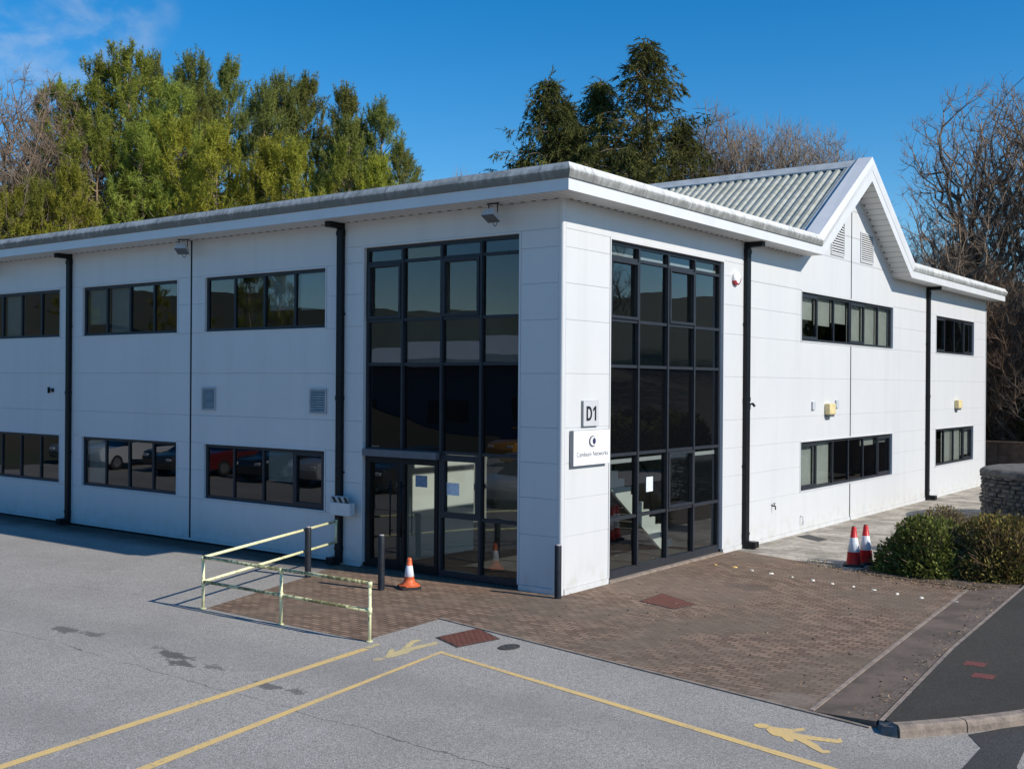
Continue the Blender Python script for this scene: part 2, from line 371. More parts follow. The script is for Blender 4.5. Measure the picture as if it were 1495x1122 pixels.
# ------------------------------------------------------------------ mesh helpers
def FL(a, d, z): return (a, d, z)           # long wall: a = x, depth goes +y
def FR(a, d, z): return (-d, a, z)          # gable wall: a = y, depth goes -x
def ID(x, y, z): return (x, y, z)
class MB:
    def __init__(s): s.v = []; s.f = []; s.mi = []; s.sm = []
    def face(s, pts, mi=0, smooth=False):
        i = len(s.v); s.v += [tuple(p) for p in pts]; s.f.append(tuple(range(i, i+len(pts)))); s.mi.append(mi); s.sm.append(smooth)
    def box(s, f, a0, a1, d0, d1, z0, z1, mi=0):
        i = len(s.v)
        s.v += [f(a, d, z) for z in (z0, z1) for d in (d0, d1) for a in (a0, a1)]
        for q in ((0,1,3,2), (4,6,7,5), (0,4,5,1), (2,3,7,6), (0,2,6,4), (1,5,7,3)):
            s.f.append(tuple(i+k for k in q)); s.mi.append(mi); s.sm.append(False)
    def quad(s, f, a0, a1, z0, z1, d, mi=0):
        s.face([f(a0,d,z0), f(a1,d,z0), f(a1,d,z1), f(a0,d,z1)], mi)
    def tube(s, p0, p1, r0, r1=None, n=12, mi=0, cap=True):
        p0 = Vector(p0); p1 = Vector(p1); r1 = r0 if r1 is None else r1
        ax = (p1-p0).normalized(); t = Vector((0,0,1)) if abs(ax.z) < .9 else Vector((1,0,0))
        e1 = ax.cross(t).normalized(); e2 = ax.cross(e1)
        i = len(s.v)
        for p, r in ((p0, r0), (p1, r1)):
            for k in range(n):
                a = 2*math.pi*k/n; s.v.append(tuple(p + e1*r*math.cos(a) + e2*r*math.sin(a)))
        for k in range(n):
            s.f.append((i+k, i+(k+1)%n, i+n+(k+1)%n, i+n+k)); s.mi.append(mi); s.sm.append(True)
        if cap:
            s.f.append(tuple(i+k for k in range(n))[::-1]); s.mi.append(mi); s.sm.append(False)
            s.f.append(tuple(i+n+k for k in range(n))); s.mi.append(mi); s.sm.append(False)
    def lathe(s, prof, n=24, mi=None, c=(0,0), cap=True):
        """prof: list of (r, z); mi: function of segment index"""
        i = len(s.v)
        for r, z in prof:
            for k in range(n):
                a = 2*math.pi*k/n; s.v.append((c[0]+r*math.cos(a), c[1]+r*math.sin(a), z))
        for j in range(len(prof)-1):
            for k in range(n):
                s.f.append((i+j*n+k, i+j*n+(k+1)%n, i+(j+1)*n+(k+1)%n, i+(j+1)*n+k)); s.mi.append(mi(j) if mi else 0); s.sm.append(True)
        if cap:
            s.f.append(tuple(i+(len(prof)-1)*n+k for k in range(n))); s.mi.append(mi(len(prof)-2) if mi else 0); s.sm.append(False)
    def sphere(s, c, r, n=10, mi=0):
        prof = [(max(.0001, r*math.sin(math.pi*k/8)), c[2]-r*math.cos(math.pi*k/8)) for k in range(9)]
        s.lathe(prof, n, (lambda j: mi), (c[0], c[1]), False)
    def poly(s, pts, z, mi=0):
        """flat polygon on the ground (any outline)"""
        pv = [Vector((p[0], p[1], 0)) for p in pts]
        i = len(s.v); s.v += [(p[0], p[1], z) for p in pts]
        for t in tessellate_polygon([pv]):
            a, b_, c_ = (pv[k] for k in t)
            t = t if (b_-a).cross(c_-a).z > 0 else t[::-1]
            s.f.append(tuple(i+k for k in t)); s.mi.append(mi); s.sm.append(False)
    def slab(s, pts, z0, z1, mi=0):
        s.poly(pts, z1, mi)
        for k in range(len(pts)):
            a = pts[k]; b_ = pts[(k+1) % len(pts)]
            s.face([(a[0],a[1],z0), (b_[0],b_[1],z0), (b_[0],b_[1],z1), (a[0],a[1],z1)], mi)
    def build(s, name, mats, parent=None, fix=True, bevel=0):
        me = bpy.data.meshes.new(name); me.from_pydata(s.v, [], s.f)
        if not isinstance(mats, (list, tuple)): mats = [mats]
        for m in mats: me.materials.append(m)
        me.polygons.foreach_set('material_index', s.mi); me.polygons.foreach_set('use_smooth', s.sm)
        if fix:
            bm = bmesh.new(); bm.from_mesh(me); bmesh.ops.remove_doubles(bm, verts=bm.verts, dist=1e-5)
            bmesh.ops.recalc_face_normals(bm, faces=bm.faces); bm.to_mesh(me); bm.free()
        me.update()
        o = bpy.data.objects.new(name, me); COL.objects.link(o)
        if parent: o.parent = parent
        if bevel:
            bv = o.modifiers.new("bevel", 'BEVEL'); bv.width = bevel; bv.segments = 2; bv.limit_method = 'ANGLE'
        return o
def tag(o, label=None, cat=None, group=None, kind=None):
    if label: o['label'] = label
    if cat: o['category'] = cat
    if group: o['group'] = group
    if kind: o['kind'] = kind
    return o
def empty(name, label, cat, loc=(0,0,0), rz=0, group=None):
    o = bpy.data.objects.new(name, None); COL.objects.link(o); o.location = loc; o.rotation_euler = (0, 0, rz)
    o.empty_display_size = .2
    return tag(o, label, cat, group)
def dup(root, loc, rz=0, label=None, group=None, scale=None):
    r = root.copy(); COL.objects.link(r); r.location = loc; r.rotation_euler = (0, 0, rz)
    if label: r['label'] = label
    if group: r['group'] = group
    if scale: r.scale = scale
    for ch in list(root.children):
        c = ch.copy(); COL.objects.link(c); c.parent = r
        for g in ch.children:
            d = g.copy(); COL.objects.link(d); d.parent = c
    return r
def struct(o): o['kind'] = 'structure'; return o
def text_mesh(body, size, extrude=.004, bold=0., align='CENTER'):
    cu = bpy.data.curves.new('txt', 'FONT'); cu.body = body; cu.size = size; cu.extrude = extrude; cu.offset = bold
    cu.align_x = align; cu.align_y = 'CENTER'
    ob = bpy.data.objects.new('txt', cu); COL.objects.link(ob)
    dg = bpy.context.evaluated_depsgraph_get(); dg.update()
    me = bpy.data.meshes.new_from_object(ob.evaluated_get(dg))
    bpy.data.objects.remove(ob); bpy.data.curves.remove(cu)
    return me
#SPLIT
# ================================================================== GROUND
def terrain(x, y):
    t = max((y-40)/22., (-x-37)/22.)
    t = min(max(t, 0), 1); s = t*t*(3-2*t)
    t2 = min(max((y-48)/90., (-x-50)/90., 0), 1) if False else min(max(max((y-50)/90., (-x-50)/90.), 0), 1)
    return 4.5*s + 14*t2 - .03
mb = MB()
gx = [-900,-500,-300,-200,-140]+list(range(-110, 60, 5))+[80,120,200,400,900]
gy = [-900,-500,-250,-120,-60,-30,0,20]+list(range(25, 130, 5))+[150,200,300,500,900]
for x in gx:
    for y in gy: mb.v.append((x, y, terrain(x, y)))
ny = len(gy)
for i in range(len(gx)-1):
    for j in range(ny-1):
        mb.f.append((i*ny+j, (i+1)*ny+j, (i+1)*ny+j+1, i*ny+j+1)); mb.mi.append(0); mb.sm.append(True)
struct(mb.build("ground", MT['ground']))
# far hills on the other side of the valley (seen mirrored in the glass)
mb = MB(); K = 480
for k in range(K+1):
    a = R(150+k*.5)
    h = 24+13*math.sin(k*.044)+6*math.sin(k*.11+1)+2.5*math.sin(k*.37)
    for rad, hh in ((330, -2), (420, h*.55), (560, h), (800, h*1.05)):
        mb.v.append((rad*math.cos(a), rad*math.sin(a), hh+(random.uniform(-1, 3.2) if rad > 400 else 0)))
for k in range(K):
    for j in range(3):
        i = k*4+j; mb.f.append((i, i+1, i+5, i+4)); mb.mi.append(0); mb.sm.append(True)
struct(mb.build("hills", MT['hill']))
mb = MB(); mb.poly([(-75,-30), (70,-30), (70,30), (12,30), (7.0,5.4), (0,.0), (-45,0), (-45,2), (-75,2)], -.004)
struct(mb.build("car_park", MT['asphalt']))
PAVE = [(-4.02,-4.62), (-4.93,-1.66), (-5.47,-.3), (-5.5,.2), (-.9,.2), (-.2,.2), (-.05,6.9), (.0,7.08), (1.82,6.52), (3.77,5.72), (5.5,5.45), (5.57,5.16), (6.23,-3.97), (-.43,-2.77), (-.33,-4.44), (-.2,-4.68)]
mb = MB(); mb.poly(PAVE, 0.)
struct(mb.build("brick_paving", MT['paving']))
# thin edging along the front of the paving
def ribbon(pts, w, h, z0=-.01):
    mb = MB(); n = len(pts); L_ = []; R_ = []
    for i in range(n):
        p = Vector(pts[i][:2]); a = Vector(pts[max(i-1,0)][:2]); c = Vector(pts[min(i+1,n-1)][:2])
        t = (c-a).normalized(); nn = Vector((-t.y, t.x))*w/2; z = pts[i][2] if len(pts[i]) > 2 else 0
        L_.append((*(p+nn), z)); R_.append((*(p-nn), z))
    for i in range(n-1):
        a, b_, c_, d_ = L_[i], L_[i+1], R_[i+1], R_[i]
        up = lambda q: (q[0], q[1], q[2]+h)
        dn = lambda q: (q[0], q[1], q[2]+z0)
        mb.face([up(a), up(b_), up(c_), up(d_)]); mb.face([dn(a), dn(b_), up(b_), up(a)]); mb.face([dn(d_), dn(c_), up(c_), up(d_)])
        if i == 0: mb.face([dn(a), up(a), up(d_), dn(d_)])
        if i == n-2: mb.face([dn(b_), up(b_), up(c_), dn(c_)])
    return mb
struct(ribbon([(-.46,-2.80), (6.23,-4.01), (7.02,-4.15)], .055, .012).build("paving_edging", MT['kerb']))
struct(ribbon([(6.26,-3.95,.0), (5.9,.8,.0), (5.58,5.3,.0)], .055, .014).build("paving_edging", MT['kerb']))
# dirty ramped strip between paving and footway
mb = MB()
A = [(6.30,-3.97,.006), (5.94,.8,.006), (5.62,5.35,.006)]; B = [(7.08,-4.12,.075), (6.74,-.05,.075), (6.42,5.75,.075)]
for k in range(2): mb.face([A[k], B[k], B[k+1], A[k+1]])
mb.face([A[0], B[0], (7.08,-4.12,-.02), (6.3,-3.97,-.02)])
struct(mb.build("ramp_strip", MT['strip']))
struct(ribbon([(7.13,-4.10,.07), (6.78,-.05,.07), (6.46,5.8,.07), (6.1,12,.07)], .06, .02, -.06).build("footway_edging", MT['kerb']))
# raised tarmac footway, its kerb of curved stones
KERB = [(7.20,-4.27), (7.34,-4.27), (7.55,-4.02), (7.86,-3.62), (8.12,-3.24), (8.36,-2.85), (8.68,-2.2), (8.95,-1.5), (9.3,-.2), (9.6,2), (9.8,6), (9.9,14), (9.9,30)]
mb = MB(); mb.slab([(7.17,-4.09), (7.28,-4.12)]+[(x-.09, y+.07) for x, y in KERB[2:]]+[(5.3,30), (6.14,12), (6.5,5.8), (6.82,-.05)], -.02, .1)
struct(mb.build("footway", MT['tarmac']))
def kerb_stones(pts, w=.15, h=.125):
    mb = MB(); P_ = [Vector(p) for p in pts]
    dense = []
    for i in range(len(P_)-1):
        n = max(2, int((P_[i+1]-P_[i]).length/.12))
        for k in range(n): dense.append(P_[i].lerp(P_[i+1], k/n))
    # smooth
    for _ in range(3): dense = [dense[0]]+[(dense[i-1]+dense[i]*2+dense[i+1])/4 for i in range(1, len(dense)-1)]+[dense[-1]]
    prof = [(w*.5,-.02), (w*.5,h*.55), (w*.42,h*.85), (w*.25,h), (-w*.5,h+.002), (-w*.5,-.02)]
    acc = 0; start = 0; stones = []
    for i in range(1, len(dense)):
        acc += (dense[i]-dense[i-1]).length
        if acc > .78 or i == len(dense)-1: stones.append(dense[start:i+1]); start = i; acc = 0
    for st in stones:
        n = len(st); rings = []
        for i, p in enumerate(st):
            t = (st[min(i+1,n-1)]-st[max(i-1,0)]).normalized(); nn = Vector((t.y, -t.x))
            if i == 0: p = p+t*.008
            if i == n-1: p = p-t*.008
            rings.append([(p.x+nn.x*o, p.y+nn.y*o, z) for o, z in prof])
        for i in range(n-1):
            for k in range(len(prof)-1): mb.face([rings[i][k], rings[i+1][k], rings[i+1][k+1], rings[i][k+1]], 0, False)
        mb.face(rings[0]); mb.face(rings[-1][::-1])
    return mb
struct(kerb_stones(KERB[1:]).build("kerb", MT['kerb']))
# the cut corner stone that ends the kerb
mb = MB(); mb.v = [(7.06,-4.10,-.02), (7.20,-4.33,-.02), (7.385,-4.33,-.02), (7.27,-4.14,-.02), (7.10,-4.10,.055), (7.22,-4.27,.075), (7.36,-4.285,.115), (7.26,-4.15,.118)]
for q in ((0,1,5,4), (1,2,6,5), (2,3,7,6), (3,0,4,7), (4,5,6,7)): mb.f.append(q); mb.mi.append(0); mb.sm.append(False)
struct(mb.build("kerb_end_stone", plain("dark_kerb_stone", (.12, .115, .11), .9, .35, 9), None))
mb = MB(); mb.poly([(7.95,-3.72), (8.18,-4.11), (8.2,-4.95), (8.3,-7.5), (9.3,-6.4), (8.62,-4.5), (8.56,-3.85), (8.9,-2.6), (9.2,-1.5), (9.03,-1.5), (8.76,-2.2), (8.45,-2.82), (8.2,-3.25)], 0.)
struct(mb.build("tarmac_patch", MT['patch']))
# concrete path along the gable wall and the planting bed
mb = MB(); mb.poly([(-.02,7.08), (1.82,6.52), (3.2,5.97), (3.3,9.5), (2.7,14), (2.6,33), (-6,33), (-6,29.2), (-.02,29.2)], .001)
struct(mb.build("concrete_path", MT['concrete']))
mb = MB(); mb.poly([(3.2,5.97), (3.77,5.72), (5.5,5.45), (5.6,5.42), (6.40,5.82), (6.08,12), (5.28,30), (5,40), (2.6,33), (2.7,14), (3.3,9.5)], .01)
struct(mb.build("planting_bed", MT['soil']))
# painted lines
def line(pts, w, name, mat=MT['yellow']):
    mb = ribbon(pts, w, 0.0, 0.0)
    m2 = MB()
    for f in mb.f:
        q = [mb.v[k] for k in f]
        if abs((Vector(q[1])-Vector(q[0])).cross(Vector(q[2])-Vector(q[0])).z) > 1e-7: m2.face([(x, y, 0.) for x, y, z in q])
    return struct(m2.build(name, mat))
line([(1.15,-14.9), (.69,-10.74), (.28,-7.0), (.06,-5.0)], .13, "yellow_line")
line([(2.45,-14.0), (1.83,-9.91), (1.03,-4.50), (7.18,-5.72), (11.5,-6.57)], .13, "yellow_line")
line([(.045,-4.97), (.0,-4.72), (-.02,-4.70)], .1, "yellow_line", MT['yellow_faded'])
def ell(cx, cy, ax, ay, bx, by, n=16):
    return [(cx+ax*math.cos(2*math.pi*k/n)+bx*math.sin(2*math.pi*k/n), cy+ay*math.cos(2*math.pi*k/n)+by*math.sin(2*math.pi*k/n)) for k in range(n)]
MAN2 = [(6.11,-4.79), (6.2,-4.79), (6.35,-4.74), (6.44,-4.6), (6.49,-4.7), (6.4,-4.84), (6.51,-4.85), (6.71,-4.82), (6.88,-4.78), (6.88,-4.69), (6.96,-4.83), (6.93,-4.9), (6.72,-4.95), (6.62,-4.98), (6.77,-5.07), (6.89,-5.21), (6.95,-5.18), (6.98,-5.25), (6.92,-5.31), (6.78,-5.23), (6.65,-5.13), (6.51,-5.05), (6.54,-5.16), (6.47,-5.17), (6.37,-5.07), (6.27,-5.07), (6.2,-5.01), (6.13,-4.93)]
mb = MB(); mb.poly(MAN2, 0.); mb.poly(ell(6.035,-4.835, .085, .02, -.02, .085), 0.)
tag(mb.build("walking_figure_marking", MT['yellow']), "bright yellow painted walking figure on the asphalt near the kerb corner", "road marking", "painted walking figures")
MAN1 = [(.6,-5.22), (.55,-5.11), (.38,-4.87), (.35,-4.76), (.42,-4.79), (.5,-4.9), (.49,-4.74), (.35,-4.49), (.22,-4.2), (.28,-4.09), (.34,-4.14), (.36,-4.3), (.5,-4.56), (.52,-4.36), (.56,-4.15), (.53,-4.05), (.6,-4.05), (.68,-4.15), (.67,-4.22), (.64,-4.62), (.7,-4.85), (.7,-5.04), (.69,-5.2)]
mb = MB(); mb.poly(MAN1, 0.); mb.poly(ell(.625,-5.33, .07, .0, .0, .1), 0.)
tag(mb.build("walking_figure_marking", MT['yellow_faded']), "faded worn yellow walking figure painted beside the rusty cover and handrail", "road marking", "painted walking figures")
# covers
def flat_cover(name, pts, mat, label, z=.006, cat="manhole cover", frame=True):
    cx = sum(p[0] for p in pts)/len(pts); cy = sum(p[1] for p in pts)/len(pts)
    mb = MB(); mb.slab([((p[0]-cx), (p[1]-cy)) for p in pts], -.02, z-.002)
    ins = [((p[0]-cx)*.93, (p[1]-cy)*.93) for p in pts]
    o = mb.build(name, MT['iron'] if frame else mat); o.location = (cx, cy, 0)
    mb = MB(); mb.slab(ins, 0, z+.002); q = mb.build("cover_plate", mat, o)
    return tag(o, label, cat)
flat_cover("manhole_cover", [(.38,-3.86), (.49,-2.97), (1.19,-3.33), (1.03,-4.14)], MT['rust'], "rusty red cover in grey asphalt by the yellow line corner")
flat_cover("manhole_cover", [(1.33,.47), (1.29,1.38), (2.27,.85), (2.16,.23)], MT['rust'], "rusty red cover set in the brick paving before the gable glazing")
flat_cover("manhole_cover", ell(1.60,-3.65, .135, 0, 0, .2, 24), MT['iron'], "small round black cover in the asphalt beside the paving edge")
flat_cover("drain_grating", [(.16,10.2), (.28,10.75), (1.02,10.2), (.95,9.72)], MT['iron'], "dark drain grating in the concrete path by the white wall", cat="drain cover")
for (x, y, l) in ((7.30,-.86,"small red square painted on the dark footway, the one farther from the kerb"), (7.55,-1.45,"small red square painted on the dark footway, the one nearer the kerb")):
    mb = MB(); mb.poly([(-.13,-.14), (.13,-.10), (.12,.15), (-.14,.11)], 0); o = mb.build("red_square_marking", MT['redpaint']); o.location = (x, y, .1035)
    tag(o, l, "road marking", "red squares on the footway")
# row of studs across the paving
STUDS = [(.61,4.88), (1.04,4.84), (1.53,4.76), (2.00,4.64), (2.48,4.49), (2.93,4.39), (3.35,4.31), (3.80,4.23), (4.24,4.15), (4.69,4.03), (5.13,3.94), (5.77,3.94)]
for i, (x, y) in enumerate(STUDS):
    mb = MB(); n = 10
    rim = [(.06*math.cos(2*math.pi*k/n), .045*math.sin(2*math.pi*k/n)) for k in range(n)]
    top = [(.7*a, .7*c_) for a, c_ in rim]
    for k in range(n):
        a, b_ = rim[k], rim[(k+1)%n]; c_, d_ = top[(k+1)%n], top[k]
        mb.face([(*a, -.002), (*b_, -.002), (*c_, .018), (*d_, .018)])
    mb.face([(*p, .018) for p in top])
    o = mb.build("road_stud", MT['stud_yellow'] if i < 2 else MT['stud']); o.location = (x+random.uniform(-.03,.03), y+random.uniform(-.03,.03), .002); o.rotation_euler = (0, 0, random.uniform(0, 3)); q_ = random.uniform(.7, 1.05); o.scale = (q_, q_*random.uniform(.7,1), q_)
    if i < 2: tag(o, ["amber stud in the brick paving, the one nearest the white wall", "amber stud in the brick paving, next to the white ones"][i], "stud", "row of studs across the paving")
    elif i == 11: tag(o, "white stud lying on the dark strip beyond the paving edging", "stud", "row of studs across the paving")
    else:
        nth = ["first","second","third","fourth","fifth","sixth","seventh","eighth","ninth"][i-2]
        tag(o, nth+" white stud on the brick paving counting on from the amber pair", "stud", "row of studs across the paving")

# ================================================================== BUILDING
bld = empty("office_building", "two storey white clad office building with dark glazing and a corrugated gable roof", "building")
def panel(mb, f, a0, a1, z0, z1, g=.006, d=.012):
    p = [(a0,z0), (a1,z0), (a1,z1), (a0,z1)]; q = [(a0+g,z0+g), (a1-g,z0+g), (a1-g,z1-g), (a0+g,z1-g)]
    mb.face([f(a,0,z) for a, z in q])
    for k in range(4):
        k2 = (k+1) % 4
        mb.face([f(p[k][0],d,p[k][1]), f(p[k2][0],d,p[k2][1]), f(q[k2][0],0,q[k2][1]), f(q[k][0],0,q[k][1])])
WIN = {'2': (4.954, 6.22), '1': (1.072, 2.336)}
ROWF = [(.10,1.04), (2.36,3.0), (3.0,3.985), (3.985,4.93), (6.255,7.12)]
ROWP = [(1.04,1.715), (1.715,2.36), (4.93,5.615), (5.615,6.255)]
T_ = .035
def bay(mb, f, j0, j1, w0, w1, drop=.03):
    for z0, z1 in ROWF: panel(mb, f, j0+drop, j1-drop, z0, z1)
    for z0, z1 in ROWP:
        panel(mb, f, j0+drop, w0-T_, z0, z1); panel(mb, f, w1+T_, j1-drop, z0, z1)
def opening(mb, f, w0, w1, z0, z1, dep=.16, t=T_, sill=True):
    """proud white trim and the reveal behind it"""
    mb.box(f, w0-t, w0, -.012, dep, z0, z1); mb.box(f, w1, w1+t, -.012, dep, z0, z1)
    mb.box(f, w0-t, w1+t, -.012, dep, z1, z1+t)
    if sill: mb.box(f, w0-t, w1+t, -.016, dep, z0-t+.006, z0)
# ---- long wall
wl = MB()
WL = [(-30.5,-26.5), (-25.4,-21.35), (-20.28,-16.245), (-15.172,-11.175), (-10.124,-6.091)]
JL = [-31.1,-25.97,-20.85,-15.82,-10.65,-5.65]
for (w0, w1), j0, j1 in zip(WL, JL, JL[1:]):
    bay(wl, FL, j0, j1, w0, w1)
    for z0, z1 in WIN.values(): opening(wl, FL, w0, w1, z0, z1)
GL0, GL1, GZ = -4.957, -.974, 6.555
zl = [.10,1.04,1.715,2.36,3.0,3.985,4.96,5.62,6.27,6.6]
for z0, z1 in zip(zl, zl[1:]):
    panel(wl, FL, -5.62, GL0-T_, z0, z1); panel(wl, FL, GL1+T_, -.09, z0, z1)
panel(wl, FL, -5.62, -.09, 6.6, 7.12)
opening(wl, FL, GL0, GL1, .10, GZ+.01, .2, T_, False)
wl.box(FL, -5.62, GL0-T_, .004, .05, -.02, .10); wl.box(FL, GL1+T_, -.09, -.02, .05, -.02, .10)
for j0, j1 in zip(JL, JL[1:]): wl.box(FL, j0+.01, j1-.01, -.015, .05, .045, .10)
# rounded corner post, plain sheet
pr = [(-.09,0), (-.05,-.004), (-.018,-.0), (.0,.018), (.004,.05), (.0,.09)]
pr = [(-.09,0.), (-.045,0.), (-.018,.006), (-.006,.018), (0.,.045), (0.,.09)]
for a, c_ in zip(pr, pr[1:]): wl.face([(a[0],a[1],-.02), (c_[0],c_[1],-.02), (c_[0],c_[1],7.12), (a[0],a[1],7.12)], 0, True)
wl.build("wall", MT['clad'], bld)
# ---- gable wall
wr = MB()
GR0, GR1 = 1.619, 6.40
for z0, z1 in zip(zl, zl[1:]):
    panel(wr, FR, .09, GR0-T_, z0, z1); panel(wr, FR, GR1+T_, 7.60, z0, z1)
panel(wr, FR, .09, 7.60, 6.6, 7.12)
opening(wr, FR, GR0, GR1, .10, GZ+.01, .2, T_, False)
WRd, WRe = (10.884, 18.064), (22.61, 27.378)
CY = 14.45
def bay2(j0, j1, w0, w1, jm=None):
    cuts = [j0+.03] + ([jm-.025] if jm else []); ends = ([jm+.025] if jm else [])
    for z0, z1 in ROWF[:-1]:
        if jm: panel(wr, FR, j0+.03, jm-.025, z0, z1); panel(wr, FR, jm+.025, j1-.03, z0, z1)
        else: panel(wr, FR, j0+.03, j1-.03, z0, z1)
    for z0, z1 in ROWP: panel(wr, FR, j0+.03, w0-T_, z0, z1); panel(wr, FR, w1+T_, j1-.03, z0, z1)
    for z0, z1 in WIN.values(): opening(wr, FR, w0, w1, z0, z1)
bay2(7.65, 21.7, *WRd, CY); bay2(21.72, 29.1, *WRe)
panel(wr, FR, 21.75, 29.07, 6.255, 7.12)
for a0, a1 in ((.09, GR0-T_), (GR1+T_, 7.60), (7.68, CY-.025), (CY+.025, 21.67), (21.75, 29.1)): wr.box(FR, a0, a1, -.02, .05, -.02, .10)
# top rows under the gable with a slanting head
def soff_z(y): return max(7.12, 9.55-.675*abs(y-CY))
def slant(y0, y1, z0, z1):
    n = max(1, int(abs(y1-y0)/.25)); g = .006
    for k in range(n):
        a = y0+(y1-y0)*k/n; c_ = y0+(y1-y0)*(k+1)/n
        ta, tb = min(z1-g, soff_z(a)+.03), min(z1-g, soff_z(c_)+.03)
        if ta <= z0+g and tb <= z0+g: continue
        wr.face([FR(a,0,z0+g), FR(c_,0,z0+g), FR(c_,0,max(tb,z0+g)), FR(a,0,max(ta,z0+g))])
    # groove along the lower edge
    wr.face([FR(y0,.01,z0-.02), FR(y1,.01,z0-.02), FR(y1,.01,z0+.02), FR(y0,.01,z0+.02)])
for z0, z1 in ((6.255,7.30), (7.30,8.0), (8.0,8.75), (8.75,9.7)):
    hw = min(7., (9.62-z0)/.675) if z0 > 7.1 else 99
    slant(max(7.68, CY-hw), CY-.025, z0, z1); slant(CY+.025, min(21.67, CY+hw), z0, z1)
wr.box(FR, 29.07, 29.13, -.015, .06, -.02, 7.12)
wr.build("wall", MT['clad'], bld)
# back walls (plain sheet), dark joint backing
mb = MB(); mb.box(ID, -31.1, -.04, 29.12, 29.2, -.02, 7.12); mb.box(ID, -31.2, -31.1, 0.02, 29.2, -.02, 7.12)
mb.build("wall", MT['clad'], bld)
mb = MB()
JB = [(FL, j-.032, j+.032, .004, .06, -.02, 7.12) for j in JL[:-1]]+[(FL, -5.682, -5.618, .004, .06, -.02, 7.12), (FR, 7.598, 7.682, .004, .06, -.02, 7.12), (FR, 21.668, 21.752, .004, .06, -.02, 7.12)]
JB += [(FR, CY-.027, CY+.027, -.004, .06, z0, z1) for z0, z1 in ((.1,1.035), (2.375,4.918), (6.26,8.75))]+[(FR, CY-.027, CY+.027, .002, .06, 8.75, 9.4)]
for q in JB:
    mb = MB(); mb.box(*q); mb.build("joint_strip", MT['black'], bld)
# dark plinth gap at the foot of the long wall
mb = MB(); mb.box(FL, -31.1, GL0-.7, .03, .07, -.02, .05); mb.box(FR, 7.6, 29.1, .051, .07, -.02, .09); mb.build("plinth", MT['dark'], bld)

# ---- windows
def pane_row(g, f, xs, z0, z1, d, amp=.005):
    for a, c_ in zip(xs, xs[1:]):
        j = [random.uniform(-amp, amp) for _ in range(3)]; j.append(j[0]+j[2]-j[1])
        g.face([f(a+.004,d+j[0],z0), f(c_-.004,d+j[1],z0), f(c_-.004,d+j[2],z1), f(a+.004,d+j[3],z1)])
def window(f, w0, w1, z0, z1, cuts, casement=(), blinds=(), label=None):
    """frame ring, mullions, sash frames; one sheet of glass; blinds behind single panes"""
    fr = MB(); F_, Mu = .07, .06; d0, d1 = .05, .12
    fr.box(f, w0, w1, d0, d1, z0, z0+F_); fr.box(f, w0, w1, d0, d1, z1-F_, z1)
    fr.box(f, w0, w0+F_, d0, d1, z0+F_, z1-F_); fr.box(f, w1-F_, w1, d0, d1, z0+F_, z1-F_)
    for c_ in cuts: fr.box(f, c_-Mu/2, c_+Mu/2, d0, d1, z0+F_, z1-F_)
    ed = [w0+F_-.03]+list(cuts)+[w1-F_+.03]
    for k in casement:
        a0, a1 = ed[k]+.03, ed[k+1]-.03; s = .06; e0, e1 = .035, .10
        fr.box(f, a0, a1, e0, e1, z0+F_-.02, z0+F_+s); fr.box(f, a0, a1, e0, e1, z1-F_-s, z1-F_+.02)
        fr.box(f, a0, a0+s, e0, e1, z0+F_+s, z1-F_-s); fr.box(f, a1-s, a1, e0, e1, z0+F_+s, z1-F_-s)
    o = bpy.data.objects.new("window", None); COL.objects.link(o); o.parent = bld
    fr.build("frame", MT['frame'], o)
    g = MB(); pane_row(g, f, [w0+.01]+list(cuts)+[w1-.01], z0+.01, z1-.01, .085); g.build("glass", MT['glass'], o, False)
    if blinds:
        for k, lo, hi in blinds:
            bl = MB(); bl.box(f, ed[k]+.05, ed[k+1]-.04, .17, .18, z0+F_+(z1-z0-2*F_)*lo, z0+F_+(z1-z0-2*F_)*hi)
            bl.build("blind", MT['blind'], o)
    return o
BL2 = [(), (), ((1,0,1),), ((0,.2,1),(1,0,1)), ((2,.32,1),(3,.3,1))]
BL1 = [(), (), (), ((0,.0,1),), ((2,.4,1),)]
for i, (w0, w1) in enumerate(WL):
    cu = [w0+(w1-w0)*k/4+.0 for k in (1,2,3)]
    window(FL, w0, w1, *WIN['2'], cu, (), BL2[i]); window(FL, w0, w1, *WIN['1'], cu, (3,) if i == 4 else (), BL1[i])
cu = [10.884+(18.064-10.884)*k/6 for k in range(1,6)]
window(FR, *WRd, *WIN['2'], cu, (0,3), ((0,.45,1),(1,.35,1),(2,.45,1),(3,0,1),(4,0,1),(5,0,1)))
window(FR, *WRd, *WIN['1'], cu, (0,5), ((0,0,1),(1,0,1),(4,.8,1),(5,.84,1)))
cu = [22.61+(27.378-22.61)*k/4 for k in range(1,4)]
window(FR, *WRe, *WIN['2'], cu, (0,3), ())
window(FR, *WRe, *WIN['1'], cu, (3,), ((1,0,1),(2,0,1),(3,.12,1)))

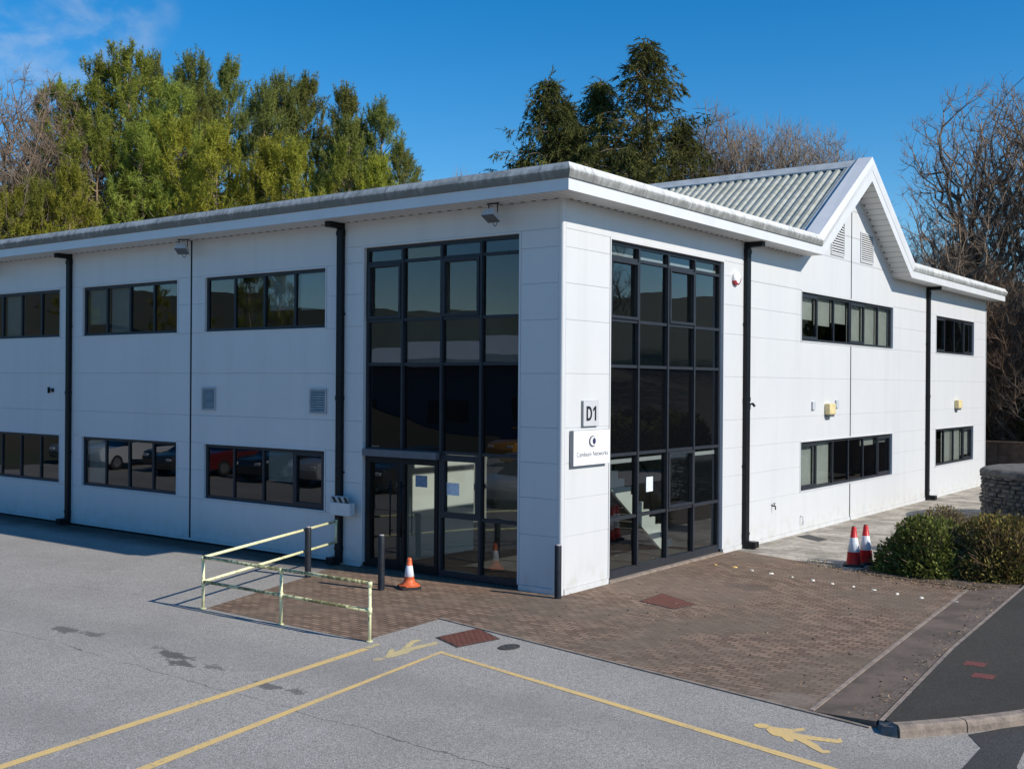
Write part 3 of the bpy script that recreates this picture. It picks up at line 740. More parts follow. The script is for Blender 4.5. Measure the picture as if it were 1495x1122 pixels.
# ---- two storey glazing
def glazing(f, xs, zs, sp, openers, thin=.055, extra=(), skip=(), zmin=0.04):
    o = bpy.data.objects.new("glazed_screen", None); COL.objects.link(o); o.parent = bld
    fr = MB(); d0, d1 = .07, .17
    x0, x1 = xs[0], xs[-1]; z1 = zs[0]
    fr.box(f, x0, x0+.06, d0, d1, zmin, z1); fr.box(f, x1-.06, x1, d0, d1, zmin, z1); fr.box(f, x0+.06, x1-.06, d0, d1, z1-.06, z1)
    fr.box(f, x0+.06, x1-.06, d0, d1, zmin, zs[-1])
    for x in xs[1:-1]: fr.box(f, x-thin/2, x+thin/2, d0-.02, d1, zs[-1], z1-.06)
    for z in zs[1:-1]:
        for a, c_ in zip([x0+.06-thin/2]+list(xs[1:-1]), list(xs[1:-1])+[x1-.06+thin/2]):
            k = xs.index(min(xs, key=lambda q: abs(q-a)))
            if (k, z) in skip: continue
            fr.box(f, a+thin/2, c_-thin/2, d0, d1, z-.03, z+.03)
    for k, za, zb in openers:
        a0, a1 = xs[k]+(.07 if k == 0 else .04), xs[k+1]-(.07 if k == len(xs)-2 else .04); s = .055; e0, e1 = .035, .12
        zb_, za_ = zb+.035, za-.035
        fr.box(f, a0, a1, e0, e1, zb_, zb_+s); fr.box(f, a0, a1, e0, e1, za_-s, za_)
        fr.box(f, a0, a0+s, e0, e1, zb_+s, za_-s); fr.box(f, a1-s, a1, e0, e1, zb_+s, za_-s)
    for e in extra: fr.box(f, *e)
    fr.build("frame", MT['frame'], o)
    s1, s0 = sp
    g = MB(); xx = [x0+.02]+list(xs[1:-1])+[x1-.02]
    zv = [z for z in zs if z >= s1-.01]; zb_ = [z for z in zs if z <= s0+.01]; zb_[-1] = zmin+.02; zv[0] -= .02
    for zz_ in (zv, zb_):
        g = MB()
        for za, zc_ in zip(zz_[1:], zz_): pane_row(g, f, xx, za+.004, zc_-.004, .12)
        g.build("glass", MT['glass'], o, False)
    g = MB(); pane_row(g, f, xx, s0, s1, .12); g.build("spandrel_glass", MT['spandrel'], o, False)
    return o
XL = [GL0,-3.94,-2.91,-1.92,GL1]; ZL = [GZ,6.245,5.06,4.17,2.44,1.2,.16]
gl = glazing(FL, XL, ZL, (4.17,2.44), ((0,6.245,5.06), (2,6.245,5.06)), .055, (), ((0,1.2), (1,1.2), (2,1.2)))
ex = MB()
for (a, z), (a2, z2) in zip([(-2.88,1.18), (-1.95,1.18), (-1.95,2.40), (-2.88,2.40)], [(-1.95,1.18), (-1.95,2.40), (-2.88,2.40), (-2.88,1.18)]):
    ia = lambda v: -2.80 if v < -2.4 else -2.03
    iz = lambda v: 1.30 if v < 1.8 else 2.28
    for d in (.05, .15): ex.face([FL(a,d,z), FL(a2,d,z2), FL(ia(a2),d,iz(z2)), FL(ia(a),d,iz(z))])
    ex.face([FL(a,.05,z), FL(a2,.05,z2), FL(a2,.15,z2), FL(a,.15,z)]); ex.face([FL(ia(a),.05,iz(z)), FL(ia(a2),.05,iz(z2)), FL(ia(a2),.15,iz(z2)), FL(ia(a),.15,iz(z))])
ex.build("opening_light", MT['frame'], gl)
mb = MB(); mb.box(FL, GL0+.02, -2.93, -.05, .06, 2.30, 2.44); mb.build("door_header", MT['frame_light'], bld)
YR = [GR0,2.78,3.98,5.15,GR1]; ZR = [GZ,6.255,5.04,4.15,2.425,1.185,.2]
gr_ = glazing(FR, YR, ZR, (4.15,2.425), ((0,6.255,5.04), (2,6.255,5.04), (2,2.425,1.185)), .06)
for k in range(4):
    for z0, z1 in ((2.25,2.33), (6.31,6.36)):
        mb = MB(); mb.box(FR, YR[k]+.08, YR[k+1]-.08, .16, .2, z0, z1); mb.build("blind_rail", MT['grey_light'], gr_)
# sill under both screens
mb = MB(); mb.box(FL, GL0-.03, GL1+.03, -.02, .2, -.02, .03); mb.build("threshold", MT['iron'], bld)  # dark iron material paints the shade at the foot of this screen
mb = MB(); mb.box(FR, GR0-.03, GR1+.03, -.04, .2, -.02, .04); mb.build("threshold", MT['kerb'], bld)
# doors
def door(x0, x1, handle_x, label=None):
    o = bpy.data.objects.new("entrance_door", None); COL.objects.link(o); o.parent = bld
    fr = MB(); s = .09
    fr.box(FL, x0, x0+s, .045, .13, .05, 2.30); fr.box(FL, x1-s, x1, .045, .13, .05, 2.30)
    fr.box(FL, x0+s, x1-s, .045, .13, .05, .20); fr.box(FL, x0+s, x1-s, .045, .13, 2.17, 2.30)
    fr.build("frame", MT['black'], o)
    h = MB()
    h.tube((handle_x,-.045,.72), (handle_x,-.045,1.83), .018); h.tube((handle_x,-.045,.82), (handle_x,.05,.82), .012); h.tube((handle_x,-.045,1.73), (handle_x,.05,1.73), .012)
    h.build("handle", MT['black'], o)
    return o
d1_ = door(-4.89,-3.955,-4.14); d2_ = door(-3.925,-2.96,-3.84)
for nm, x0, x1, z0, z1, mt in (("notice", -3.60,-3.29,1.73,1.96, 'paper_blue'), ("notice", -2.78,-2.47,1.62,1.86, 'paper_white')):
    mb = MB(); mb.box(FL, x0, x1, .108, .112, z0, z1)
    o = mb.build(nm, MT[mt]); tag(o, "blue paper notice taped inside the entrance door" if x0 < -3 else "pale paper notice taped inside the side light right of the door", "notice", "paper notices in the glazing")
mb = MB(); mb.box(FR, 3.2, 3.47, .108, .112, 1.62, 1.92); tag(mb.build("notice", MT['paper_white']), "white paper notice taped inside the gable glazing beside the stairs", "notice", "paper notices in the glazing")

# ---- eaves: fascia, coping and soffit swept round the roof edge
OL, OR_ = .70, .58
YE = 29.62
#        name      off     z     gable half width, apex z
ROW = {'bot': (0, 7.12, 3.58, 9.53), 'joint': (0, 7.325, 3.70, 9.82), 'jo2': (.03, 7.335, 3.705, 9.83), 'bulge': (.085, 7.46, 3.80, 10.02), 'top': (0., 7.60, 3.89, 10.21), 'back': (-.4, 7.62, 3.90, 10.22)}
def path(rn):
    off, z, hw, az = ROW[rn]
    so = off*.35 if off > 0 else off
    l = [(-31.2,-(OL+off),z), (OR_+off,-(OL+off),z), (OR_+off,CY-hw,z), (OR_+so,CY,az), (OR_+so,CY+hw,z), (OR_+off,YE+off,z), (-31.2,YE+off,z)]
    return l
def sweep(mb, ra, rb, segs, mi=0):
    A, B = path(ra), path(rb)
    for k in segs: mb.face([A[k], A[k+1], B[k+1], B[k]], mi)
mb = MB(); sweep(mb, 'bot', 'joint', range(6)); mb.build("fascia", MT['fascia'], bld)
mb = MB()
for a, c_ in (('joint','jo2'), ('jo2','bulge'), ('bulge','top'), ('top','back')):
    sweep(mb, a, c_, (0,5), 0); sweep(mb, a, c_, (1,4), 1); sweep(mb, a, c_, (2,3), 2)
mb.build("coping", [MT['copx'], MT['copy'], MT['fascia']], bld)
mb = MB(); P0 = path('bot')
zs_ = 7.118
mb.face([(-31.2,-OL,zs_), (OR_,-OL,zs_), (0,0.02,zs_), (-31.2,0.02,zs_)], 0)
mb.face([(OR_,-OL,zs_), (OR_,CY-3.58,zs_), (-.02,CY-3.58,zs_), (0,0.02,zs_)], 1)
mb.face([(OR_,CY-3.58,zs_), (OR_,CY,9.528), (-.02,CY,9.528), (-.02,CY-3.58,zs_)], 1)
mb.face([(OR_,CY,9.528), (OR_,CY+3.58,zs_), (-.02,CY+3.58,zs_), (-.02,CY,9.528)], 1)
mb.face([(OR_,CY+3.58,zs_), (OR_,YE,zs_), (-.02,29.15,zs_), (-.02,CY+3.58,zs_)], 1)
mb.face([(OR_,YE,zs_), (-31.2,YE,zs_), (-31.2,29.15,zs_), (-.02,29.15,zs_)], 0)
x = -30.9
while x < -.1: mb.box(FL, x, x+.09, -.10, -.06, zs_-.006, zs_+.01, 2); x += .25
y = .1
while y < CY-3.6: mb.box(FR, y, y+.09, -.10, -.06, zs_-.006, zs_+.01, 2); y += .25
y = CY+3.7
while y < 29.1: mb.box(FR, y, y+.09, -.10, -.06, zs_-.006, zs_+.01, 2); y += .25
for sgn in (-1, 1):
    k = .3
    while k < 3.4:
        yy = CY+sgn*k; zz = 9.528-.673*k
        mb.box(FR, yy-.04, yy+.04, -.10, -.06, zz-.012, zz+.01, 2); k += .25
mb.build("soffit", [MT['soffx'], MT['soffy'], MT['dark']], bld)
# roof: flat felt behind the coping, corrugated gable wing
mb = MB()
for x0, x1, y0, y1 in ((-31.2,-.06,-.3,29.3), (-.06,.2,-.3,10.6), (-.06,.2,18.3,29.3)): mb.face([(x0,y0,7.56), (x1,y0,7.56), (x1,y1,7.56), (x0,y1,7.56)])
mb.build("roof", MT['flatroof'], bld)
rf = MB(); RZ, HW = 10.06, 3.92; xr0, xr1 = -24., .10; pitch = .25
SL = (RZ-7.44)/HW
prof = []
x = xr1
while x > xr0:
    prof += [(x, 0), (x-.07, 0), (x-.115, .055), (x-.205, .055)]; x -= pitch
prof.append((x, 0))
for sgn in (-1, 1):
    top = [(a, CY, RZ+h) for a, h in prof]; bot = [(a, CY+sgn*HW, 7.44+h) for a, h in prof]
    for k in range(len(prof)-1): rf.face([top[k], top[k+1], bot[k+1], bot[k]])
ro = rf.build("gable_roof", MT['corr'], bld)
mb = MB()
for sgn in (-1, 1):
    e = CY+sgn*.30
    mb.face([(.55,CY,RZ+.115), (xr0,CY,RZ+.115), (xr0,e,RZ+.085-.3*SL), (.55,e,RZ+.085-.3*SL)])
    mb.face([(xr0,e,RZ+.085-.3*SL), (.55,e,RZ+.085-.3*SL), (.55,e,RZ+.045-.3*SL), (xr0,e,RZ+.045-.3*SL)])
    # verge flashing between the barge board and the first rib
    mb.face([(.56,CY,RZ+.09), (-.02,CY,RZ+.075), (-.02,CY+sgn*HW,7.44+.075), (.56,CY+sgn*HW,7.44+.09)])
    mb.face([(-.02,CY,RZ+.075), (-.02,CY+sgn*HW,7.44+.075), (-.02,CY+sgn*HW,7.44-.02), (-.02,CY,RZ-.02)])
mb.build("ridge_flashing", MT['ridge'], ro)
# downpipes
def downpipe(f, a, w=.16):
    mb = MB(); o0 = -.10
    mb.box(f, a-w/2, a+w/2, o0, -.004, .16, 7.0)
    mb.box(f, a-w/2-.012, a+w/2+.012, o0-.01, -.004, 6.86, 6.96); mb.box(f, a-w/2-.01, a+w/2+.01, o0-.008, -.004, 3.42, 3.52)
    mb.box(f, a-w/2+.01, a+w/2-.01, -.45, -.004, 7.0, 7.115)
    mb.box(f, a-w/2-.01, a+w/2+.01, o0-.008, -.004, .30, .37)
    mb.box(f, a-w/2-.012, a+w/2+.012, -.34, -.02, .03, .17)
    for z in (1.9, 5.2): mb.box(f, a-w/2-.03, a+w/2+.03, -.05, -.006, z, z+.045)
    return mb.build("downpipe", MT['black'], bld, True, .008)
for a in (-25.9,-15.74,-5.59): downpipe(FL, a)
downpipe(FR, 7.54, .20); downpipe(FR, 21.56, .20)
# wall louvres
def louvre(f, pts, nsl, mat, name="louvre_vent"):
    """pts: a0,a1,z0, z top at a0, z top at a1"""
    a0, a1, z0, t0, t1 = pts; mb = MB(); e = .035
    mb.box(f, a0, a0+e, -.03, .0-.001, z0, t0); mb.box(f, a1-e, a1, -.03, -.001, z0, t1); mb.box(f, a0+e, a1-e, -.03, -.001, z0, z0+e)
    mb.face([f(a0+e,-.03,t0-e), f(a1-e,-.03,t1-e), f(a1-e,-.03,t1), f(a0+e,-.03,t0)]); mb.face([f(a0+e,-.03,t0), f(a1-e,-.03,t1), f(a1-e,-.001,t1), f(a0+e,-.001,t0)])
    mb.face([f(a0+e,-.002,z0+e), f(a1-e,-.002,z0+e), f(a1-e,-.002,t1-e), f(a0+e,-.002,t0-e)], 1)
    n = nsl; H = max(t0, t1)-z0-2*e
    for k in range(n):
        z = z0+e+H*(k+.5)/n; b0, b1 = a0+e, a1-e
        if t0 != t1:
            zt = lambda a: t0+(t1-t0)*(a-a0)/(a1-a0)-e
            if t1 > t0:
                while b0 < b1 and zt(b0) < z+.02: b0 += .02
            else:
                while b1 > b0 and zt(b1) < z+.02: b1 -= .02
        if b1-b0 < .05: continue
        hh = H/n
        mb.face([f(b0,-.028,z-hh*.30), f(b1,-.028,z-hh*.30), f(b1,-.006,z+hh*.35), f(b0,-.006,z+hh*.35)], 0)
        mb.face([f(b0,-.028,z-hh*.30), f(b1,-.028,z-hh*.30), f(b1,-.028,z-hh*.18), f(b0,-.028,z-hh*.18)], 0)
    return mb.build(name, [mat, MT['dark']], bld, False)
louvre(FL, (-10.21,-9.70,3.12,3.66,3.66), 9, MT['louvre']); louvre(FL, (-6.55,-6.03,3.12,3.66,3.66), 9, MT['louvre'])
louvre(FR, (12.86,13.86,7.37,7.70,8.36), 13, MT['white']); louvre(FR, (15.15,16.22,7.37,8.24,8.24), 13, MT['white'])

# ---- interior (floors, partitions, stair) so the glass has something behind it
mb = MB()
mb.box(ID, -31, -5.5, .3, 7.6, 3.35, 3.75); mb.box(ID, -31, -.3, 7.6, 29, 3.35, 3.75); mb.box(ID, -31,-.3,.3,29,-.03,.03)
mb.build("interior_floor", MT['intfloor'], bld)
mb = MB()
mb.box(ID, -31, -6.5, 6.5, 6.6, .03, 7.0); mb.box(ID, -6.5, -6.4, 8, 29, .03, 7.0)
for x in (-26,-15.8,-10.6,-5.5): mb.box(ID, x-.05, x+.05, .25, 6.5, .03, 7.0)
mb.box(ID, -6.4, -.3, 7.6, 7.7, .03, 7.0); mb.box(ID, -6.4, -.3, 21.6, 21.7, .03, 7.0); mb.box(ID, -6.4,-3.4,5.0,5.1,.03,3.3)
mb.box(ID, -31, -.3, .3, 29, 7.0, 7.05)
mb.build("interior_partition", MT['interior'], bld)
# stair seen through the gable glazing
st_ = MB(); n = 12; y0_, z0_ = 6.45, .05; run, rise = .27, .19; xa, xb = -1.35, -1.28
pts = [(y0_, z0_)]
for k in range(n):
    pts += [(y0_-k*run, z0_+(k+1)*rise), (y0_-(k+1)*run, z0_+(k+1)*rise)]
low = [(y0_-n*run, z0_+n*rise-.42), (y0_-.55, z0_)]
outl = pts+low
pv = [Vector((p[0], p[1], 0)) for p in outl]
for xx in (xa, xb):
    i = len(st_.v); st_.v += [(xx, p[0], p[1]) for p in outl]
    for t in tessellate_polygon([pv]): st_.f.append(tuple(i+k for k in t)); st_.mi.append(0); st_.sm.append(False)
for k in range(len(outl)):
    a, c_ = outl[k], outl[(k+1)%len(outl)]; st_.face([(xa,a[0],a[1]), (xb,a[0],a[1]), (xb,c_[0],c_[1]), (xa,c_[0],c_[1])])
for k in range(n): st_.box(ID, xa-1.2, xa-.002, y0_-(k+1)*run, y0_-k*run+.02, z0_+(k+1)*rise-.04, z0_+(k+1)*rise, 1)
for k in range(0, n, 3): st_.tube((xa+.035, y0_-(k+.5)*run, z0_+(k+1)*rise), (xa+.035, y0_-(k+.5)*run, z0_+(k+1)*rise+.9), .016, mi=2)
st_.tube((xa+.035, y0_-.5*run, z0_+rise+.9), (xa+.035, y0_-(n-.5)*run, z0_+n*rise+.9), .03, mi=2)
st_.build("staircase", [MT['interior_white'], MT['intfloor'], MT['black']], bld, False)
mb = MB(); mb.box(ID, -4.7,-4.6,.85,3.2,.03,3.1); mb.build("lobby_partition", MT['interior_white'], bld)

# ---- things fixed to the walls
def floodlight(x, y, z, label, rz=0):
    o = empty("floodlight", label, "floodlight", (x, y, z), rz, "floodlights under the eaves")
    mb = MB()
    mb.tube((-.12,-.02,0), (-.12,-.02,-.22), .012); mb.tube((.12,-.02,0), (.12,-.02,-.22), .012); mb.box(ID, -.16, .16, -.04, .0, -.02, .0)
    mb.build("bracket", MT['black'], o)
    hd = MB()
    A_ = [(-.17,-.10,-.32), (.17,-.10,-.32), (.17,.10,-.12), (-.17,.10,-.12)]
    B_ = [(x_*1.0, y_-.10, z_-.07) for x_, y_, z_ in A_]; B_ = [(-.13,-.02,-.15-.22+.05), (.13,-.02,-.32), (.13,.16,-.12-.02), (-.13,.16,-.14)]
    A_ = [(-.17,-.24,-.27), (.17,-.24,-.27), (.17,.02,-.41), (-.17,.02,-.41)]
    B_ = [(-.13,-.16,-.13), (.13,-.16,-.13), (.13,.08,-.27), (-.13,.08,-.27)]
    hd.face(A_, 1); hd.face(B_[::-1], 0)
    for k in range(4): k2 = (k+1)%4; hd.face([A_[k], A_[k2], B_[k2], B_[k]], 0)
    hd.build("lamp_head", [MT['grey_light'], MT['frame_light']], o)
    cb = MB(); q = [Vector((.02+.12*math.sin(t*math.pi), .05, -.36-.16*math.sin(t*math.pi)*1.0-.03+.2*(t if t > .5 else 0)*0)) for t in [k/8 for k in range(9)]]
    q = [Vector((-.1+.2*k/8, .05, -.27-.22*math.sin(math.pi*k/8))) for k in range(9)]
    for a, c_ in zip(q, q[1:]): cb.tube(a, c_, .008, n=5, cap=False)
    cb.build("cable", MT['black'], o)
    return o
fl1 = floodlight(-1.35, -.3, 7.11, "dark square floodlight hanging under the eaves above the entrance glazing")
fl1.scale = (.85,.85,.85)
dup(fl1, (-10.55, -.3, 7.11), .5, "grey square floodlight under the eaves over the black wall joint")
dup(fl1, (-19.3, -.3, 7.11), 0, "floodlight under the eaves at the left end, above the leftmost window")
# sounder box
o = empty("alarm_sounder", "white alarm box with a red lens high on the sunlit gable wall", "alarm", (0, 6.98, 6.25))
mb = MB(); n = 14
def drum(r0, r1, x0, x1, mi, keep=lambda a: True):
    for k in range(n):
        a, c_ = 2*math.pi*k/n, 2*math.pi*(k+1)/n
        if not keep((a+c_)/2): continue
        mb.face([(x0, r0*math.cos(a), r0*math.sin(a)), (x0, r0*math.cos(c_), r0*math.sin(c_)), (x1, r1*math.cos(c_), r1*math.sin(c_)), (x1, r1*math.cos(a), r1*math.sin(a))], mi)
drum(.16, .155, .0, .06, 0); drum(.155, .12, .06, .085, 0)
mb.face([(.085, .12*math.cos(2*math.pi*k/n), .12*math.sin(2*math.pi*k/n)) for k in range(n)], 0)
mb.build("housing", MT['sign_white'], o)
mb = MB()
drum(.165, .165, .001, .075, 0, lambda a: math.sin(a) < -.35 or (math.cos(a) > .75 and math.sin(a) < .2)); drum(.165, .135, .075, .095, 0, lambda a: math.sin(a) < -.35 or (math.cos(a) > .75 and math.sin(a) < .2))
mb.build("lens", MT['red_lens'], o, False)
# cream bulkhead lamps
def bulkhead(y, label):
    o = empty("wall_lamp", label, "wall lamp", (0, y, 3.15), 0, "yellowed lamps on the gable wall")
    mb = MB(); mb.box(ID, 0, .16, -.22, .22, -.13, .17); mb.build("housing", MT['cream'], o, True, .03)
    mb = MB(); mb.box(ID, .0, .13, -.17, .17, -.19, -.131); mb.build("lens", MT['frame_light'], o)
    return o
b1_ = bulkhead(12.72, "yellowed wall lamp between the two larger gable windows")
dup(b1_, (0, 25.1, 3.15), 0, "yellowed wall lamp above the small lower window at the far end")
for y, z, l in ((11.68, 3.27, "small pale grey box left of the yellowed lamp on the gable wall"), (13.36, 3.30, "small pale grey box right of the yellowed lamp on the gable wall")):
    mb = MB(); mb.box(ID, 0, .05, -.10, .10, -.11, .11); o = mb.build("wall_box", MT['grey_light'], None, True, .01); o.location = (0, y, z); tag(o, l, "wall box", "small grey wall boxes")
# wall tap, small conduit ends
o = empty("wall_tap", "small dark tap low on the sunlit wall left of the joint", "tap", (0, 9.13, .85))
mb = MB(); mb.tube((0,0,0), (.09,0,0), .018); mb.tube((.09,0,.0), (.09,0,-.09), .016); mb.build("spout", MT['iron'], o)
mb = MB(); mb.tube((.06,0,.0), (.06,0,.06), .01); mb.box(ID, .045,.075,-.05,.05,.055,.07); mb.build("lever", MT['iron'], o)
mb = MB(); mb.tube((0,0,.02), (.08,0,.0), .015); mb.tube((.08,0,.0), (.08,0,-.16), .013); mb.tube((.08,0,-.16), (.05,0,-.20), .013)
o = mb.build("overflow_pipe", MT['grey_light']); o.location = (0, 10.89, .42); tag(o, "short grey overflow pipe low on the wall under the large window", "pipe")
mb = MB(); mb.tube((0,0,0), (.05,0,.02), .02); mb.tube((.05,0,.02), (.11,0,-.05), .03); o = mb.build("camera_bracket", MT['black']); o.location = (.0, 7.86, 3.35); tag(o, "tiny black wall camera just right of the gable downpipe", "camera")
# H bracket left wall, white wall bin with stripes
mb = MB(); mb.box(ID, -.11,-.08,-.06,0,-.08,.08); mb.box(ID, .08,.11,-.06,0,-.05,.05); mb.box(ID,-.08,.08,-.045,-.02,-.015,.015)
o = mb.build("wall_bracket", MT['black']); o.location = (-16.63, 0, 3.53); tag(o, "small black bracket on the shaded wall left of the downpipe", "bracket")
o = empty("ashtray_bin", "white wall mounted ashtray bin with black slanting stripes beside the door", "bin", (-5.36, 0, 1.24))
mb = MB(); mb.box(ID, -.29, .29, -.26, -.115, -.19, .07); mb.build("tray", MT['white'], o, True, .006)
mb = MB(); mb.box(ID, -.29, .12, -.25, -.116, .072, .2)
mb.build("hood", MT['louvre'], o, True, .006)
mb = MB()
for k in range(3):
    x0 = -.25+.17*k
    mb.face([(x0,-.2545,.185), (x0+.09,-.2545,.185), (x0+.17,-.2545,.075), (x0+.08,-.2545,.075)])
    mb.face([(x0,-.2535,.185), (x0+.09,-.2535,.185), (x0+.17,-.2535,.075), (x0+.08,-.2535,.075)])
mb.build("stripe", MT['letter'], o, False)

# ---- signs
def sign_panel(name, label, y0, y1, z0, z1, d0, d1, face, edge):
    o = empty(name, label, "sign", (0, (y0+y1)/2, (z0+z1)/2)); w, h = (y1-y0)/2, (z1-z0)/2
    mb = MB(); mb.box(ID, d0, d1, -w, w, -h, h); mb.build("edge", edge, o)
    mb = MB(); mb.box(ID, d1, d1+.004, -w+.004, w-.004, -h+.004, h-.004); mb.build("face", face, o)
    return o
def put_text(o, body, size, x, y, z, mat, bold=0, sy=1.):
    me = text_mesh(body, size, .002, bold); me.materials.append(mat)
    t = bpy.data.objects.new("lettering", me); COL.objects.link(t); t.parent = o
    t.matrix_local = Matrix(((0,0,1,x), (1*sy,0,0,y), (0,1,0,z), (0,0,0,1)))
    return t
sg = sign_panel("number_sign", "small grey sign reading D1 on the white corner pier", .62, 1.15, 3.02, 3.49, 0., .05, MT['sign_grey'], MT['sign_edge'])
def yz_poly(mb, pts, x):
    pv = [Vector((p[0], p[1], 0)) for p in pts]; i = len(mb.v); mb.v += [(x, p[0], p[1]) for p in pts]
    for t in tessellate_polygon([pv]): mb.f.append(tuple(i+k for k in t)); mb.mi.append(0); mb.sm.append(False)
mb = MB(); H2 = .135; arc = [R(90-180*k/14) for k in range(15)]
ou = [(-.17,-H2), (-.17,H2), (-.09,H2)]+[(-.09+.115*math.cos(a), H2*math.sin(a)) for a in arc[1:-1]]+[(-.09,-H2)]
i2 = [(-.115,-H2+.05), (-.115,H2-.05), (-.09,H2-.05)]+[(-.09+.06*math.cos(a), (H2-.05)*math.sin(a)) for a in arc[1:-1]]+[(-.09,-H2+.05)]
for k in range(len(ou)): k2 = (k+1) % len(ou); mb.face([(.0565,*ou[k]), (.0565,*ou[k2]), (.0565,*i2[k2]), (.0565,*i2[k])])
mb.build("lettering", MT['letter'], sg, False)
mb = MB(); yz_poly(mb, [(.11,-H2), (.165,-H2), (.165,H2), (.122,H2), (.055,.088), (.055,.034), (.11,.068)], .0565); mb.build("lettering", MT['letter'], sg, False)
sg = sign_panel("company_sign", "white company sign with a crescent logo below the number sign", .24, 1.46, 2.31, 2.95, 0.012, .09, MT['sign_white'], MT['sign_edge'])
put_text(sg, "Cambium Networks", .125, .0965, .02, -.12, MT['letter_grey'], -.0012, 1.03)
mb = MB(); A_ = [R(60+k*12) for k in range(21)]
outr = [(.02+.13*math.cos(a), .11+.105*math.sin(a)) for a in A_]; inn = [(.05+.105*math.cos(a), .115+.082*math.sin(a)) for a in A_][::-1]
yz_poly(mb, outr+inn, .0965); mb.build("logo", MT['letter_grey'], sg, False)
mb = MB(); yz_poly(mb, [(.075+.055*math.cos(2*math.pi*k/20), .115+.06*math.sin(2*math.pi*k/20)) for k in range(20)], .0965); mb.build("logo", MT['navy'], sg, False)

# ================================================================== STREET FURNITURE
# handrail
hr = empty("handrail", "pale yellow tubular handrail with two bars around the paved entrance", "railing", (0,0,0))
def rail(name, pts, r, mat):
    mb = MB()
    for a, c_ in zip(pts, pts[1:]): mb.tube(a, c_, r, n=12)
    for p in pts: mb.sphere(p, r*1.3)
    return mb.build(name, mat, hr)
A0, B0, C0 = (-.2,-4.665), (-2.09,-4.70), (-4.02,-4.70)
E0 = (-5.42,-.30)
HT, HM = .86, .455
for p in (A0, B0, C0):
    mb = MB(); mb.tube((*p,-.01), (*p,HT), .026); mb.tube((*p,HM-.045), (*p,HM+.045), .036); mb.tube((*p,HT-.06), (*p,HT+.02), .036); mb.tube((*p,0), (*p,.012), .05)
    mb.build("post", MT['rail'], hr)
rail("top_rail", [(*A0,HT), (*B0,HT), (*C0,HT)], .027, MT['rail_moss']); rail("middle_rail", [(*A0,HM), (*C0,HM)], .026, MT['rail_moss'])
rail("top_rail", [(*C0,HT), (*E0,HT+.07)], .027, MT['rail']); rail("middle_rail", [(*C0,HM), (*E0,HM+.05)], .026, MT['rail'])
rail("end_loop", [(*E0,HT+.07), (E0[0],E0[1],HM+.05)], .026, MT['rail'])
# bollards
def bollard(x, y, h, label):
    o = empty("bollard", label, "bollard", (x, y, 0), 0, "dark steel bollards by the entrance")
    mb = MB(); mb.lathe([(.062,-.02), (.062,h-.015), (.058,h-.004), (.05,h)], 20); mb.lathe([(.066,h*.45), (.066,h*.452)], 20, None, (0,0), False)
    mb.build("post", MT['bollard'], o)
    mb = MB(); mb.lathe([(.05,h), (.045,h+.012), (.02,h+.018), (.001,h+.019)], 20); mb.build("cap", MT['bollard_top'], o)
    return o
bb_ = bollard(.085, -.215, .94, "dark bollard standing against the white building corner")
bollard(-2.89, -1.60, 1.0, "dark bollard beside the small orange cone before the doors")
bollard(-4.93, -1.52, .97, "dark bollard standing inside the handrail end nearest the wall")
# cones
def cone(name, x, y, z, rz, h, rb, prof, cols, mats, label, sq, group, base_name="base"):
    o = empty(name, label, "traffic cone", (x, y, z), rz, group)
    mb = MB(); mb.lathe(prof, 28, lambda j: cols[j], (0,0), True); mb.build("cone_body", mats, o)
    mb = MB(); s = sq; pts = []
    for k in range(4):
        a0 = R(45+90*k)
        for da in (-20, -8, 8, 20): pts.append((s*1.25*math.cos(a0+R(da))/max(abs(math.cos(a0+R(da))), abs(math.sin(a0+R(da))))*.8, s*1.25*math.sin(a0+R(da))/max(abs(math.cos(a0+R(da))), abs(math.sin(a0+R(da))))*.8))
    mb.slab(pts, 0, .045); mb.build(base_name, MT['rubber'], o, True, .012)
    return o
prof = [(.15,.045), (.155,.06), (.125,.30), (.124,.302), (.075,.58), (.074,.582), (.045,.76), (.04,.79), (.032,.80), (.0,.80)]
prof = [(.15,.045), (.15,.06), (.128,.30), (.130,.302), (.079,.60), (.077,.602), (.05,.80), (.044,.825), (.028,.835)]
cols = [0,0,1,1,0,0,0,2]
c1 = cone("traffic_cone", 2.93, 6.66, .003, .3, .85, .2, prof, cols, [MT['red'], MT['reflect'], MT['rubber']], "tall red and white cone, the left one of the pair by the bush", .21, "pair of tall cones by the bush")
dup(c1, (3.03, 7.1, .003), .8, "tall red and white cone, the right one of the pair by the bush")
prof = [(.175,.05), (.16,.085), (.115,.115), (.10,.15), (.088,.22), (.09,.222), (.06,.42), (.058,.422), (.047,.52), (.04,.555), (.025,.565)]
cols = [0,0,0,0,1,1,0,0,0,0]
cols = [0,0,0,0,0,1,1,0,0,0]
sc = cone("traffic_cone", -2.60, -1.16, .002, .9, .57, .2, prof, cols, [MT['orange'], MT['reflect']], "small faded orange cone beside the middle bollard", .205, None)
mb = MB(); mb.slab([(.19*math.cos(R(45+90*k)+da)*1.12, .19*math.sin(R(45+90*k)+da)*1.12) for k in range(4) for da in (-.35, .35)], .046, .075); mb.build("collar", MT['orange'], sc, True, .01)

